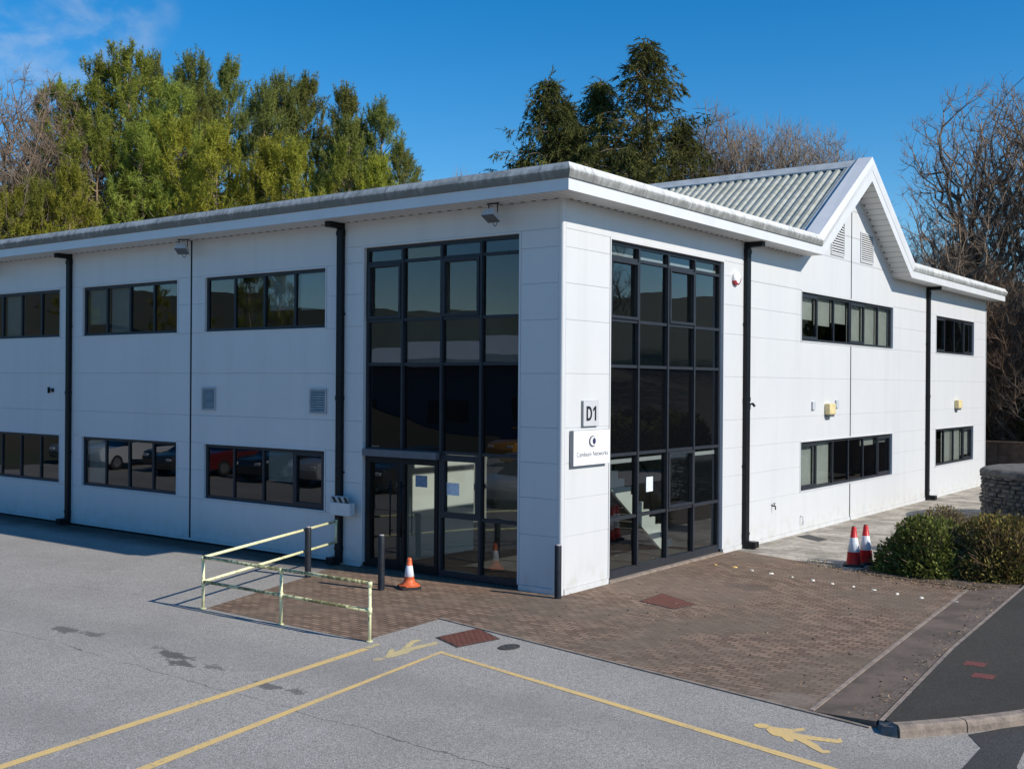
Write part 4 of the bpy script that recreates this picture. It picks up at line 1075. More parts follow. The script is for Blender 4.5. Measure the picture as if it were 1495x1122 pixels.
# stone planter wall behind the shrubs
sw = empty("stone_wall", "dark round dry stone wall behind the shrubs by the path", "wall", (4.98, 17.9, 0))
rg = random.Random(3); mb = MB(); Rw = 2.25; z = .0; H_ = 1.36
mb.lathe([(Rw-.06,-.02), (Rw-.06,H_)], 48, None, (0,0), True); mb.build("core", MT['mortar'], sw)
mb = MB()
while z < H_-.03:
    hh = rg.uniform(.07, .15); hh = min(hh, H_-z); a = rg.uniform(0, .2)
    a_end = a+2*math.pi
    while a < a_end-.03:
        w = rg.uniform(.14, .42)/Rw; w = min(w, a_end-a); g = .008/Rw+.004
        ro_ = Rw+rg.uniform(-.04, .05); a0, a1 = a+g, a+w-g; z0, z1 = z+.008+rg.uniform(0,.01), z+hh-.006-rg.uniform(0,.012)
        if a1-a0 > .02 and z1-z0 > .02:
            def P_(aa, r_, zz): return (r_*math.cos(aa), r_*math.sin(aa), zz)
            ca = (a1-a0)*.14; cz = (z1-z0)*.22; ri = ro_-.05
            out = [P_(a0,ri,z0), P_(a1,ri,z0), P_(a1,ri,z1), P_(a0,ri,z1)]; fr_ = [P_(a0+ca,ro_+rg.uniform(-.015,.015),z0+cz), P_(a1-ca,ro_+rg.uniform(-.015,.015),z0+cz), P_(a1-ca,ro_+rg.uniform(-.015,.015),z1-cz), P_(a0+ca,ro_+rg.uniform(-.015,.015),z1-cz)]
            i = len(mb.v); mb.v += out+fr_
            for q in ((4,5,6,7), (0,1,5,4), (1,2,6,5), (2,3,7,6), (3,0,4,7)): mb.f.append(tuple(i+k for k in q)); mb.mi.append(0); mb.sm.append(False)
        a += w
    z += hh
mb.build("stonework", MT['stone'], sw, False)
mb = MB(); mb.lathe([(Rw+.0,H_-.08), (Rw+.04,H_-.02), (Rw+.03,H_+.06), (Rw-.05,H_+.12), (Rw-.22,H_+.16), (Rw-.7,H_+.17), (.01,H_+.17)], 48); mb.build("cap", MT['stonecap'], sw)
# low brown wall beyond the building end
mb = MB()
for k in range(11): mb.box(ID, -14+k*2.0, -14+(k+1)*2.0-.02, 31.2, 31.45, -.05, 1.52); mb.box(ID, -14+k*2.0-.02, -14+(k+1)*2.0-.02, 31.15, 31.5, 1.522, 1.6)
tag(mb.build("garden_wall", MT['brown_wall']), "low brown wall below the dark bank beyond the building", "wall")
#SPLIT2
# ================================================================== PLANTS
def arr_mesh(name, V, F, mats, mi=None, smooth=False):
    me = bpy.data.meshes.new(name); V = np.asarray(V, np.float32); F = np.asarray(F, np.int32)
    k = F.shape[1]; me.vertices.add(len(V)); me.vertices.foreach_set('co', V.ravel())
    me.loops.add(F.size); me.loops.foreach_set('vertex_index', F.ravel())
    me.polygons.add(len(F)); me.polygons.foreach_set('loop_start', np.arange(0, F.size, k, dtype=np.int32))
    if mi is not None: me.polygons.foreach_set('material_index', np.asarray(mi, np.int32))
    if smooth: me.polygons.foreach_set('use_smooth', np.ones(len(F), bool))
    for m in mats: me.materials.append(m)
    me.update(calc_edges=True); me.validate(); return me
def unit(v): return v/np.maximum(np.linalg.norm(v, axis=-1, keepdims=True), 1e-9)
def blades(b_, d, L, w, rng):
    """triangular needles / leaves"""
    d = unit(d); s = unit(np.cross(d, rng.normal(size=d.shape))); L = np.asarray(L).reshape(-1, 1); w = np.asarray(w).reshape(-1, 1)
    V = np.stack([b_-s*w/2, b_+s*w/2, b_+d*L], 1).reshape(-1, 3); F = np.arange(len(V)).reshape(-1, 3); return V, F
def leaves(b_, d, L, w, rng):
    """four cornered leaves"""
    d = unit(d); s = unit(np.cross(d, rng.normal(size=d.shape))); L = np.asarray(L).reshape(-1, 1); w = np.asarray(w).reshape(-1, 1)
    V = np.stack([b_, b_+d*L*.5+s*w/2, b_+d*L, b_+d*L*.5-s*w/2], 1).reshape(-1, 3); F = np.arange(len(V)).reshape(-1, 4); return V, F
def tubes(S, n=3):
    """S: rows p0(3) p1(3) r0 r1 -> quads"""
    S = np.asarray(S, float); p0, p1, r0_, r1_ = S[:,:3], S[:,3:6], S[:,6], S[:,7]
    ax = unit(p1-p0); t = np.where(np.abs(ax[:,2:3]) < .9, np.array([[0,0,1.]]), np.array([[1.,0,0]]))
    e1 = unit(np.cross(ax, t)); e2 = np.cross(ax, e1); V = []
    for p, r_ in ((p0, r0_), (p1, r1_)):
        for k in range(n):
            a = 2*math.pi*k/n; V.append(p+(e1*math.cos(a)+e2*math.sin(a))*r_[:,None])
    V = np.stack(V, 1); base = (np.arange(len(S))*2*n)[:,None]
    F = np.concatenate([base+np.array([[k, (k+1)%n, n+(k+1)%n, n+k]]) for k in range(n)], 0)
    return V.reshape(-1, 3), F
def pine_data(h, base, rad, seed, dens=1., taper=.85, bl=.24):
    rng = np.random.default_rng(seed); segs = []; sb = []; sd = []; sL = []
    npt = 14; tr = np.stack([np.cumsum(rng.normal(0, .06, npt))*.8, np.cumsum(rng.normal(0, .06, npt))*.8, np.linspace(0, h-.5, npt)], 1); tr[0,:2] = 0
    trs = [np.r_[tr[k], tr[k+1], .02+.19*(1-k/(npt-1)), .02+.19*(1-(k+1)/(npt-1))] for k in range(npt-1)]
    def tp(z): return np.array([np.interp(z, tr[:,2], tr[:,0]), np.interp(z, tr[:,2], tr[:,1]), z])
    z = base
    def tuft(c_, ax, n, big=1.):
        for _ in range(n):
            u_ = max(0., (c_[2]/h-.72)/.28); v = np.array([0,0,1.])*(rng.uniform(.6,1.4)+1.2*u_)+ax*rng.uniform(.1,.8)+rng.normal(0,.33,3)
            sb.append(c_+rng.normal(0,.13,3)*big); sd.append(v); sL.append(rng.uniform(.42,.75)*(big+.55*u_))
    while z < h-.6:
        t = (z-base)/(h-base); r = rad*((1-t)**taper)+.15
        a0 = rng.uniform(0, 6.28); nbr = rng.integers(4, 7)
        for a in a0+np.arange(nbr)*2*math.pi/nbr+rng.normal(0, .25, nbr):
            L = r*rng.choice([rng.uniform(.45, .8), rng.uniform(.9, 1.28)]); el = R(rng.uniform(-4, 24)+30*t*t); p = tp(z+rng.uniform(-.3, .3)); d = np.array([math.cos(a)*math.cos(el), math.sin(a)*math.cos(el), math.sin(el)])
            n = max(2, int(L/.5)); q = p; side = np.array([-math.sin(a), math.cos(a), 0])
            for k in range(n):
                d2 = d+np.array([0,0,.10*k])+rng.normal(0, .08, 3); d2 /= np.linalg.norm(d2); q2 = q+d2*L/n
                segs.append(np.r_[q, q2, .055*(1-k/n)*(.4+.6*(1-t))+.012, .055*(1-(k+1)/n)*(.4+.6*(1-t))+.01])
                if k >= n*.35 and rng.uniform() < dens:
                    for sg in (-1, 1):
                        if rng.uniform() < .8:
                            w = d2*.7+side*sg*rng.uniform(.5,1.)+np.array([0,0,.25]); w /= np.linalg.norm(w); e = q2+w*rng.uniform(.3,.85)*min(1., r/2.2); segs.append(np.r_[q2, e, .018, .01]); tuft(e, w, rng.integers(3, 5), .6+.4*min(1., r/2.))
                    if rng.uniform() < .5: tuft(q2+np.array([0,0,.1]), d2, 2)
                q = q2
            tuft(q, d2, rng.integers(4, 7), .65+.45*min(1., r/2.))
        z += .84*rng.uniform(.75, 1.3)*(1-.5*t)
    for k in range(8): sb.append(tp(h-.7-.2*k)); sd.append(np.array([rng.normal(0,.38), rng.normal(0,.38), 1.])); sL.append(.75)
    for k in range(3): sb.append(tp(h-.9)+np.array([0,0,.35*k])); sd.append(np.array([rng.normal(0,.06), rng.normal(0,.06), 1.])); sL.append(.9)
    sb = np.array(sb); sd = unit(np.array(sd)); sL = np.array(sL); nb = 40
    u = rng.uniform(0, 1, (len(sb), nb, 1)); B = sb[:,None,:]+sd[:,None,:]*sL[:,None,None]*u
    D = sd[:,None,:]*.55+rng.normal(0, .55, (len(sb), nb, 3)); D = D.reshape(-1, 3); B = B.reshape(-1, 3)
    V, F = blades(B, D, rng.uniform(.7, 1.3, len(B))*bl, rng.uniform(.02, .04, len(B)), rng)
    return trs, segs, V, F
def cypress_data(h, rad, seed, leaders=1):
    rng = np.random.default_rng(seed); trs = []; segs = []; sb = []; sd = []; sL = []
    for ld in range(leaders):
        hh = h*(1 if ld == 0 else rng.uniform(.82, .95)); ox = np.array([0,0,0.]) if ld == 0 else np.array([rng.uniform(-1,1)*rad*.35, rng.uniform(-1,1)*rad*.35, 0])
        top = ox+np.array([rng.normal(0,.15), rng.normal(0,.15), hh]); foot = ox*.2
        n = 10; pts = [foot+(top-foot)*k/n+np.array([*rng.normal(0,.04,2),0])*(k < n) for k in range(n+1)]
        trs += [np.r_[pts[k], pts[k+1], .03+.2*(1-k/n), .03+.2*(1-(k+1)/n)] for k in range(n)]
        z = 1.5
        while z < hh-.2:
            t = z/hh; r = min(rad, .62*(hh-z)+.1)*(1 if ld == 0 else .8)*(.75+.25*min(1., (hh-z)/9.))+.1; p = foot+(top-foot)*t
            for a in rng.uniform(0, 6.28)+np.arange(7)*2*math.pi/7+rng.normal(0, .35, 7):
                L = r*rng.choice([rng.uniform(.5,.9), rng.uniform(.8,1.25)]); n2 = max(2, int(L/.4)); q = p; el = R(rng.uniform(5, 40))
                d = np.array([math.cos(a)*math.cos(el), math.sin(a)*math.cos(el), math.sin(el)])
                for k in range(n2):
                    d2 = d+np.array([0,0,-.22*k/max(1,n2-1)*2.2])+rng.normal(0,.1,3); d2 /= np.linalg.norm(d2); q2 = q+d2*L/n2
                    segs.append(np.r_[q, q2, .028*(1-k/n2)+.008, .028*(1-(k+1)/n2)+.006])
                    for _ in range(rng.poisson(2.1)):
                        sb.append(q+(q2-q)*rng.uniform()+rng.normal(0,.12,3)); sd.append(d2*.45+np.array([0,0,-.75])+rng.normal(0,.4,3)); sL.append(rng.uniform(.35,.95))
                    q = q2
                for _ in range(2): sb.append(q); sd.append(d2*.6+np.array([0,0,-.7])+rng.normal(0,.3,3)); sL.append(rng.uniform(.3,.7))
            z += .42*rng.uniform(.7,1.3)*(1 if t < .85 else .6)
        for _ in range(8): sb.append(top-np.array([0,0,rng.uniform(0,.9)])); sd.append(np.array([rng.normal(0,.6), rng.normal(0,.6), rng.uniform(-.8,.4)])); sL.append(.5)
    sb = np.array(sb); sd = unit(np.array(sd)); sL = np.array(sL); nb = 13
    u = rng.uniform(0, 1, (len(sb), nb, 1)); B = (sb[:,None,:]+sd[:,None,:]*sL[:,None,None]*u).reshape(-1,3)
    D = (sd[:,None,:]*.9+rng.normal(0,.42,(len(sb),nb,3))).reshape(-1,3)
    V, F = blades(B, D, rng.uniform(.14,.36,len(B)), rng.uniform(.035,.075,len(B)), rng)
    return trs, segs, V, F
def bare_data(h, seed, rx=4., ry=None, zc=.66, rz_=.36, n=1500, fork=.3, stems=1, fan=0., twn=5, twl=.55, r_min=.011, upw=.5, lean=(0,0), foot=.4):
    """bare tree grown towards points spread through its crown; limbs thicken with the twigs they carry"""
    rng = np.random.default_rng(seed); ry = ry or rx
    d = unit(rng.normal(size=(n,3))); rad = rng.uniform(size=(n,1))**(1/2.2)
    lump = unit(rng.normal(size=(10,3))); rad *= (.78+.26*np.clip((d@lump.T).max(1,keepdims=True),0,1)**3)
    P_ = d*rad; P_[:,2] = P_[:,2]*rz_*h+zc*h
    tt = np.clip((P_[:,2]/h-(zc-rz_))/(2*rz_), 0, 1); f_ = 1-fan*(1-tt)
    P_[:,0] = P_[:,0]*rx*f_+lean[0]*P_[:,2]; P_[:,1] = P_[:,1]*ry*f_+lean[1]*P_[:,2]
    P_ = P_[P_[:,2] > .3]; n = len(P_)
    MX = n*6+200; N_ = np.zeros((MX,3)); par = -np.ones(MX,int); plen = np.zeros(MX); dr = np.zeros((MX,3)); cnt = 0
    for s_ in range(stems):
        a = rng.uniform(0,6.28); o = np.array([math.cos(a), math.sin(a), 0])*(0 if stems == 1 else foot*rng.uniform(.2,1)); top = np.array([lean[0]*fork*h+o[0]*2.5+rng.normal(0,.15), lean[1]*fork*h+o[1]*2.5+rng.normal(0,.15), fork*h*rng.uniform(.85,1.1)])
        m = 7
        for k in range(m):
            N_[cnt] = o+(top-o)*k/(m-1)+rng.normal(0,.035,3)*(k > 0); par[cnt] = cnt-1 if k else -1; plen[cnt] = plen[cnt-1]+.4 if k else 0; dr[cnt] = [0,0,1]; cnt += 1
    base = np.array([lean[0]*fork*h, lean[1]*fork*h, fork*h]); order = np.argsort(np.linalg.norm(P_-base, axis=1)+rng.uniform(0,1.2,n))
    tips = []
    for q in P_[order]:
        v = q-N_[:cnt]; L = np.linalg.norm(v, axis=1)+1e-6; al = (v*dr[:cnt]).sum(1)/L
        i = int(np.argmin(L*(1.45-.75*al)+.10*plen[:cnt]+(N_[:cnt,2] < fork*h*.7)*2))
        st = max(1, int(L[i]/.45)); a0 = N_[i]; d0 = dr[i]; j = i; Lq = L[i]
        for k in range(1, st+1):
            t = k/st; bez = a0*(1-t)**2+2*t*(1-t)*(a0+d0*min(Lq, 1.3)*.42)+q*t*t if st > 1 else q
            if k < st: bez = bez+rng.normal(0,.03,3)
            N_[cnt] = bez; par[cnt] = j; plen[cnt] = plen[j]+Lq/st; w = bez-N_[j]; w = w/(np.linalg.norm(w)+1e-9)+np.array([0,0,.12*upw]); dr[cnt] = w/np.linalg.norm(w); j = cnt; cnt += 1
            if cnt >= MX-12: break
        tips.append(j)
        if cnt >= MX-12: break
    ld = np.zeros(cnt); ld[tips] += 1
    for i in range(cnt-1, -1, -1):
        if par[i] >= 0: ld[par[i]] += ld[i]
    R_ = r_min*np.maximum(ld, 1)**.47
    idx = np.where(par[:cnt] >= 0)[0]; pa = par[idx]
    S = np.concatenate([N_[pa], N_[idx], np.minimum(R_[pa], R_[idx]*1.35)[:,None], R_[idx][:,None]], 1)
    thick = S[ld[idx] > 14]; thin = S[ld[idx] <= 14]
    # fine twigs at and near the ends
    tp = np.array(tips); rep_ = np.repeat(tp, twn); D = dr[rep_]*.9+rng.normal(0,.6,(len(rep_),3))+np.array([0,0,.45*upw]); D = unit(D); Lw = rng.uniform(.4,1.1,(len(rep_),1))*twl
    mid = N_[rep_]+D*Lw*.5; D2 = unit(D+rng.normal(0,.3,D.shape)+np.array([0,0,.25*upw])); e = mid+D2*Lw*.5; z1 = np.full((len(rep_),1), r_min*.75)
    tw = np.concatenate([np.concatenate([N_[rep_], mid, z1, z1*.8], 1), np.concatenate([mid, e, z1*.8, z1*.45], 1)], 0)
    thin = np.concatenate([thin, tw], 0)
    return thick, thin
def finish(name, label, cat, loc, rz, group, parts, scale=None):
    o = empty(name, label, cat, loc, rz, group)
    for pn, me in parts:
        q = bpy.data.objects.new(pn, me); COL.objects.link(q); q.parent = o
    if scale: o.scale = scale
    return o
def pine_meshes(h, base, rad, seed, leafmat, dens=1., taper=.85, bl=.24):
    trs, segs, V, F = pine_data(h, base, rad, seed, dens, taper, bl)
    tv, tf = tubes(trs, 8); sv, sf = tubes(segs, 3)
    return [("trunk", arr_mesh("trunk", tv, tf, [MT['pinebark']], None, True)), ("branches", arr_mesh("branches", sv, sf, [MT['pinebark']])), ("crown", arr_mesh("crown", V, F, [leafmat]))]
def stand(x, y, top): zb = terrain(x, y)-.05; return zb, top-zb

PG = "pine trees behind the long roof"
PROTO = [pine_meshes(20, 5, 4.9, 11, MT['pine'], .85, .95, .2), pine_meshes(20, 6, 4.6, 12, MT['pine_blue'], .8, 1.0, .2), pine_meshes(20, 6, 4.3, 13, MT['pine_blue'], .75, 1.0, .2), pine_meshes(20, 9, 3.2, 14, MT['pine_blue'], .4, .95, .2)]
PLOW = [pine_meshes(15, 3, 4.0, 21, MT['pine_yellow'], .8, .9, .2), pine_meshes(15, 3, 3.8, 22, MT['pine'], .8, .9, .2), pine_meshes(15, 3, 3.4, 23, MT['pine_yellow'], .75, .9, .2)]
PINES = [(-45.3,17.6,20.0,0,1.0,"green pine at the left edge of the stand, next to the bare trees"), (-41.1,16.8,20.3,0,1.05,"broad bright green pine left of the tallest pine"),
 (-38.7,16.8,20.6,0,1.15,"tallest broad bright green pine of the stand"), (-46.1,23.7,23.1,3,.8,"thin pale topped pine rising just right of the tallest pine"),
 (-39.1,21.5,21.4,1,1.05,"dark full pine right of the thin pale pine"), (-37.0,20.0,18.6,1,.95,"dark pine half hidden right of the dark full pine"), (-40.2,24.9,22.0,2,.85,"dark pine with a small separate tuft at its tip"),
 (-34.5,22.4,19.3,1,.9,"shorter dark pine in the middle of the stand"), (-35.3,24.5,20.3,1,1.0,"dark pointed pine with a visible bare trunk"),
 (-35.9,26.9,20.8,2,1.0,"dark pointed pine right of the pine with the bare trunk"), (-33.2,26.8,19.7,2,.95,"slim dark pine near the right end of the stand"), (-31.0,25.0,17.4,2,1.0,"dark pine between the slim pine and the sparse one"),
 (-30.2,26.9,18.6,3,1.15,"sparse open crowned pine at the right end of the stand"), (-35.7,17.6,18.4,0,.95,"bright green pine on the right shoulder of the tallest pine"),
 (-26.7,24.8,15.6,3,1.0,"small sparse pine lowest at the right end of the stand")]
for x, y, top, k, s, l in PINES:
    zb, h = stand(x, y, top); finish("pine_tree", l, "tree", (x, y, zb), random.uniform(0, 6), PG, PROTO[k], (s*h/20*1.05, s*h/20*1.05, h/20))
LOW = [(-33.3,14.1,15.3,1,"green young pine below the tallest pine"), (-32.2,15.6,15.6,0,"yellow green young pine under the dark full pine"), (-30.3,16.5,15.1,0,"yellow green young pine under the tufted pine"),
 (-29.1,17.9,14.7,2,"slim yellow green young pine mid stand"), (-27.3,18.5,14.4,0,"yellow green young pine before the bare trunk"), (-26.0,19.9,14.3,1,"green young pine right of the bare trunk"),
 (-24.3,20.2,13.7,2,"low yellow green young pine near the right end of the stand"), (-35.0,13.3,15.7,1,"green young pine left below the broad pine"), (-33.1,10.7,12.7,2,"low yellow green young pine by the brown thicket"),
 (-33.7,9.7,12.1,1,"small bright green conifer among bare birches"), (-34.3,8.6,11.6,0,"yellow conifer lowest at the left edge")]
for x, y, top, k, l in LOW:
    zb, h = stand(x, y, top); finish("young_pine", l, "tree", (x, y, zb), random.uniform(0, 6), "young pines before the tall ones", PLOW[k], (h/15, h/15, h/15))
def cyp_meshes(h, rad, seed, leaders):
    trs, segs, V, F = cypress_data(h, rad, seed, leaders); tv, tf = tubes(trs, 8); sv, sf = tubes(segs, 3)
    return [("trunk", arr_mesh("trunk", tv, tf, [MT['bark']], None, True)), ("branches", arr_mesh("branches", sv, sf, [MT['twig']])), ("crown", arr_mesh("crown", V, F, [MT['cypress']]))]
CPR = [cyp_meshes(20, 4.6, 31, 3), cyp_meshes(20, 3.6, 32, 1), cyp_meshes(20, 4.8, 33, 1)]
for x, y, top, k, s, l in [(-22.1,31.0,19.8,0,.95,"dark cypress with several leaders, left of the three tall ones"), (-21.1,34.1,20.2,1,1.0,"slim dark cypress between the two larger ones"), (-17.9,33.7,21.7,2,1.05,"tallest dark cypress with drooping branches and a pale stem"),
 (-16.6,35.4,17.8,2,.9,"lower dark cypress on the right side of the tallest one"), (-19.3,30.3,15.8,1,1.15,"low dark cypress filling the gap under the slim one"), (-17.0,30.6,15.6,2,1.0,"low dark cypress under the tallest one"), (-24.0,31.2,15.9,1,.95,"low drooping cypress at the left foot of the dark group")]:
    zb, h = stand(x, y, top); finish("cypress_tree", l, "tree", (x, y, zb), random.uniform(0, 6), "dark cypresses behind the corner", CPR[k], (s*h/20, s*h/20, h/20))
def bare_meshes(twmat, *a, **k):
    th, tn = bare_data(*a, **k); tv, tf = tubes(th, 6); sv, sf = tubes(tn, 3)
    return [("trunk", arr_mesh("trunk", tv, tf, [MT['bark']], None, True)), ("crown", arr_mesh("crown", sv, sf, [twmat]))]
B_A = bare_meshes(MT['twig'], 18, 41, 4.6, n=1700, zc=.66, rz_=.34, fork=.33)
B_B = bare_meshes(MT['twig_red'], 15, 42, 3.4, n=1300, zc=.62, rz_=.38, fork=.2, stems=2)
B_C = bare_meshes(MT['twig_pale'], 18, 43, 2.7, n=1300, zc=.68, rz_=.32, fork=.3, stems=3, fan=.4, upw=1.4, twl=.9)
B_D = bare_meshes(MT['twig'], 18, 44, 2.9, n=1400, zc=.68, rz_=.32, fork=.3, stems=3, fan=.35, upw=1.3, twl=.8)
BARE = [(-41.2,12.7,19.2,B_A,"twig","large grey bare tree at the left edge of the picture"), (-42.1,15.2,19.0,B_B,"","brown bare tree between the grey one and the pines"), (-38.2,13.9,16.8,B_B,"","russet twiggy tree tucked against the first green pine"), (-37.2,9.7,16.3,B_A,"","bare tree with pale trunk lowest at the left edge"), (-36.0,12.0,13.5,B_D,"","thicket of brown stems under the left bare trees"),
 (-25.7,28.3,14.6,B_C,"","thin bare twigs peeping over the long roof"), (-24.9,25.8,13.6,B_C,"","pale bare shrub at the right foot of the pines"),
 (-18.0,40.5,19.4,B_D,"","grey brown bare tree right behind the tallest cypress"), (-16.0,39.2,18.5,B_D,"","second grey brown bare tree right of the cypresses"), (-14.1,38.0,17.5,B_C,"","pale bare tree above the middle of the corrugated roof"), (-13.7,40.3,18.0,B_C,"","pale bare tree in the middle of the row over the corrugated roof"), (-11.7,39.0,17.3,B_C,"","pale bare tree right of the middle over the corrugated roof"), (-11.0,41.3,17.4,B_C,"","pale bare tree at the right end of the row over the corrugated roof")]
for x, y, top, pr_, _, l in BARE:
    zb, h = stand(x, y, top); H0 = 15 if pr_ is B_B else 18
    finish("bare_tree", l, "tree", (x, y, zb), random.uniform(0, 6), "leafless trees behind the building", pr_, (h/H0,)*3)
BIG1 = bare_meshes(MT['twig'], 18, 51, 5.2, n=1700, zc=.70, rz_=.30, fork=.38, fan=.62, upw=1., twn=4, twl=.6, r_min=.012)
BIG2 = bare_meshes(MT['twig'], 18, 52, 4.6, n=1300, zc=.70, rz_=.30, fork=.40, stems=2, fan=.6, upw=1.1, twn=4, twl=.6, r_min=.012)
BIG3 = bare_meshes(MT['twig'], 13, 53, 3.4, n=600, zc=.68, rz_=.31, fork=.35, lean=(-.12,-.04), upw=.3, twl=.5)
for x, y, top, pr_, H0, l in [(-1.6,36.0,17.3,BIG1,18,"great fan shaped bare tree right of the gable"), (.2,38.2,18.3,BIG2,18,"tall bare tree at the right edge behind the fan shaped one"), (-2.6,33.4,12.6,BIG3,13,"smaller bare tree leaning towards the gable"), (3.2,36.5,17,BIG1,18,"bare tree cut off by the right edge of the picture"), (-4.6,41.2,11.6,B_A,18,"low bare tree just above the right slope of the gable")]:
    zb, h = stand(x, y, top); finish("bare_tree", l, "tree", (x, y, zb), random.uniform(0, 6), "leafless trees right of the gable", pr_, (h/H0,)*3)
TH1 = bare_meshes(MT['twig_red'], 8, 61, 2.6, n=1800, zc=.5, rz_=.5, fork=.1, stems=9, foot=1.2, upw=1.2, twl=.6, twn=6, r_min=.0065)
TH2 = bare_meshes(MT['twig'], 8, 62, 2.6, n=1800, zc=.5, rz_=.5, fork=.1, stems=9, foot=1.2, upw=1.0, twl=.6, twn=6, r_min=.0065)
for i, (x, y, top, l) in enumerate([(-6.6,39.5,10.9,"russet thicket beside the right slope of the gable"), (-4.5,37.3,10.7,"russet thicket over the start of the right eaves"), (-3.2,36.6,10.6,"brown thicket over the middle of the right eaves"), (-1.7,34.9,10.0,"brown thicket above the end of the right eaves"), (-.4,34.2,9.6,"brown thicket beyond the far corner of the building"), (.9,34.2,6.8,"low dark thicket right of the far corner"), (-1.0,35.0,7.2,"dense low thicket behind the far corner"), (-7.8,42.5,11.0,"tall thicket farthest back by the gable"), (1.5,36,8.5,"brown thicket at the right edge of the picture"), (-2.4,38.5,11.0,"brown thicket in the second row over the right eaves"), (-5.4,41.0,10.6,"russet thicket in the second row beside the gable")]):
    zb, h = stand(x, y, top); finish("bare_thicket", l, "shrub", (x, y, zb), random.uniform(0, 6), "leafless thickets right of the gable", TH1 if i % 2 == 0 else TH2, (.75+h/32, .75+h/32, h/8))
# leafy shrubs
def bush_mesh(rx, ry, rz_, n, seed, mat, size, hollow=.55, twigs=220, twmat=None, lumps=9, up=.4):
    rng = np.random.default_rng(seed); d = unit(rng.normal(size=(n, 3))); d[:,2] = np.abs(d[:,2])*1.0-.15*rng.uniform(size=n); d = unit(d)
    lc = unit(rng.normal(size=(lumps,3))); k = (d@lc.T).max(1); rad = (hollow+(1-hollow)*rng.uniform(size=n)**.45)*(.70+.36*k**4)+rng.normal(0,.02,n)
    P_ = d*rad[:,None]*np.array([[rx,ry,rz_]]); P_[:,2] = np.maximum(P_[:,2]+.0, .03)
    D = d+rng.normal(0,.7,(n,3))+np.array([[0,0,up]])
    V, F = leaves(P_, D, rng.uniform(.7,1.4,n)*size, rng.uniform(.45,.75,n)*size, rng)
    m = twigs; td = unit(rng.normal(size=(m,3))); td[:,2] = np.abs(td[:,2])+.15; td = unit(td)
    S = np.concatenate([np.tile([[0,0,.02]], (m,1))+rng.normal(0,.08,(m,3))*[[1,1,0]], td*np.array([[rx,ry,rz_]])*rng.uniform(.85,1.06,(m,1)), np.full((m,1),.012), np.full((m,1),.004)], 1)
    tv, tf = tubes(S, 3)
    return [("foliage", arr_mesh("foliage", V, F, [mat])), ("stems", arr_mesh("stems", tv, tf, [twmat or MT['twig']]))]
b1m = bush_mesh(1.02,.88,1.18,6500,71,MT['shrub'],.10,.45,220,None,14)
finish("shrub", "glossy green rounded shrub next to the pair of tall cones", "shrub", (4.42,6.78,.0), .3, "shrubs in the planting bed", b1m)
b2m = bush_mesh(1.1,.95,1.22,8000,72,MT['shrub_red'],.085,.4,400,MT['twig_red'],12,.6)
finish("shrub", "red brown and green shrub at the right edge of the bed", "shrub", (5.75,7.1,.0), 0, "shrubs in the planting bed", b2m)
b3m = bush_mesh(1.05,.95,1.05,7000,73,MT['shrub_olive'],.055,.6,600,MT['twig_pale'],7,.9)
finish("shrub", "olive brown twiggy shrub behind the green one", "shrub", (4.0,9.9,.0), 0, "shrubs in the planting bed", b3m)
b4m = bush_mesh(.55,.5,.75,1500,74,MT['shrub_olive'],.05,.4,260,MT['twig_pale'],5,.9)
finish("shrub", "small straw coloured twiggy shrub in the gap between the two larger ones", "shrub", (4.98,7.35,.0), 0, "shrubs in the planting bed", b4m)
b5m = bush_mesh(.8,.7,.55,2500,75,MT['shrub'],.07)
finish("shrub", "low green shrub under the brown wall beyond the stone wall", "shrub", (-.3,30.5,.0), 0, "low shrubs below the brown wall", b5m)
finish("shrub", "low green shrub at the right edge below the brown wall", "shrub", (1.3,30.4,.0), 2, "low shrubs below the brown wall", b5m)
iv = bush_mesh(2.6,2.0,4.2,14000,76,MT['ivy'],.2,.5,60)
for x, y, top, s, l in [(.8,37,9.5,1.,"dark evergreen mass at the right edge behind the stone wall"), (-.6,38.6,7.6,.85,"dark evergreen bush in the shade beyond the building end"), (-2.9,39.6,9.2,.8,"dark evergreen half hidden behind the right eaves"), (-4.2,40.0,12.0,.75,"round evergreen crown beside the leaning bare tree"), (1.4,34.0,8.6,.75,"dark evergreen nearest the far building corner"), (5.2,35.2,13,1.1,"tall evergreen outside the right edge of the picture"), (5.0,34.6,8.5,.9,"lower evergreen outside the right edge of the picture"), (8.5,38,13,1.2,"broad evergreen farther right outside the picture")]:
    zb, h = stand(x, y, top); finish("evergreen_bush", l, "shrub", (x, y, zb), random.uniform(0,6), "dark evergreens right of the building", iv, (s, s, h/4.4))
#SPLIT3
rng = np.random.default_rng(5); n = 900
e0 = np.array([[1.9,6.45],[3.77,5.66],[5.5,5.36],[6.3,5.6]]); tt = rng.uniform(0, 2.999, n); ii = tt.astype(int); fr = (tt-ii)[:,None]
pb = e0[ii]*(1-fr)+e0[ii+1]*fr+np.stack([rng.normal(0,.12,n), np.abs(rng.normal(0,.22,n))*rng.choice([-1,1,1,1],n)],1)
m2 = 230; yv = rng.uniform(-4.,5.3,m2); pb2 = np.stack([7.02-.0655*(yv+4.1)-np.abs(rng.normal(0,.22,m2)), yv], 1)
m3 = 260; pb3 = np.stack([rng.uniform(0,6,m3), rng.uniform(-3,6.5,m3)],1)
e2 = pb2[:,0]+.0655*pb2[:,1]; zz = np.concatenate([np.full(n,.016), .012+.07*np.clip((e2-6.05)/.76,0,1), np.full(m3,.008)]); P_ = np.concatenate([np.concatenate([pb,pb2,pb3]), zz[:,None]], 1)
D = rng.normal(size=P_.shape); D[:,2] = np.abs(D[:,2])*.25
V, F = leaves(P_, D, rng.uniform(.025,.06,len(P_)), rng.uniform(.015,.035,len(P_)), rng)
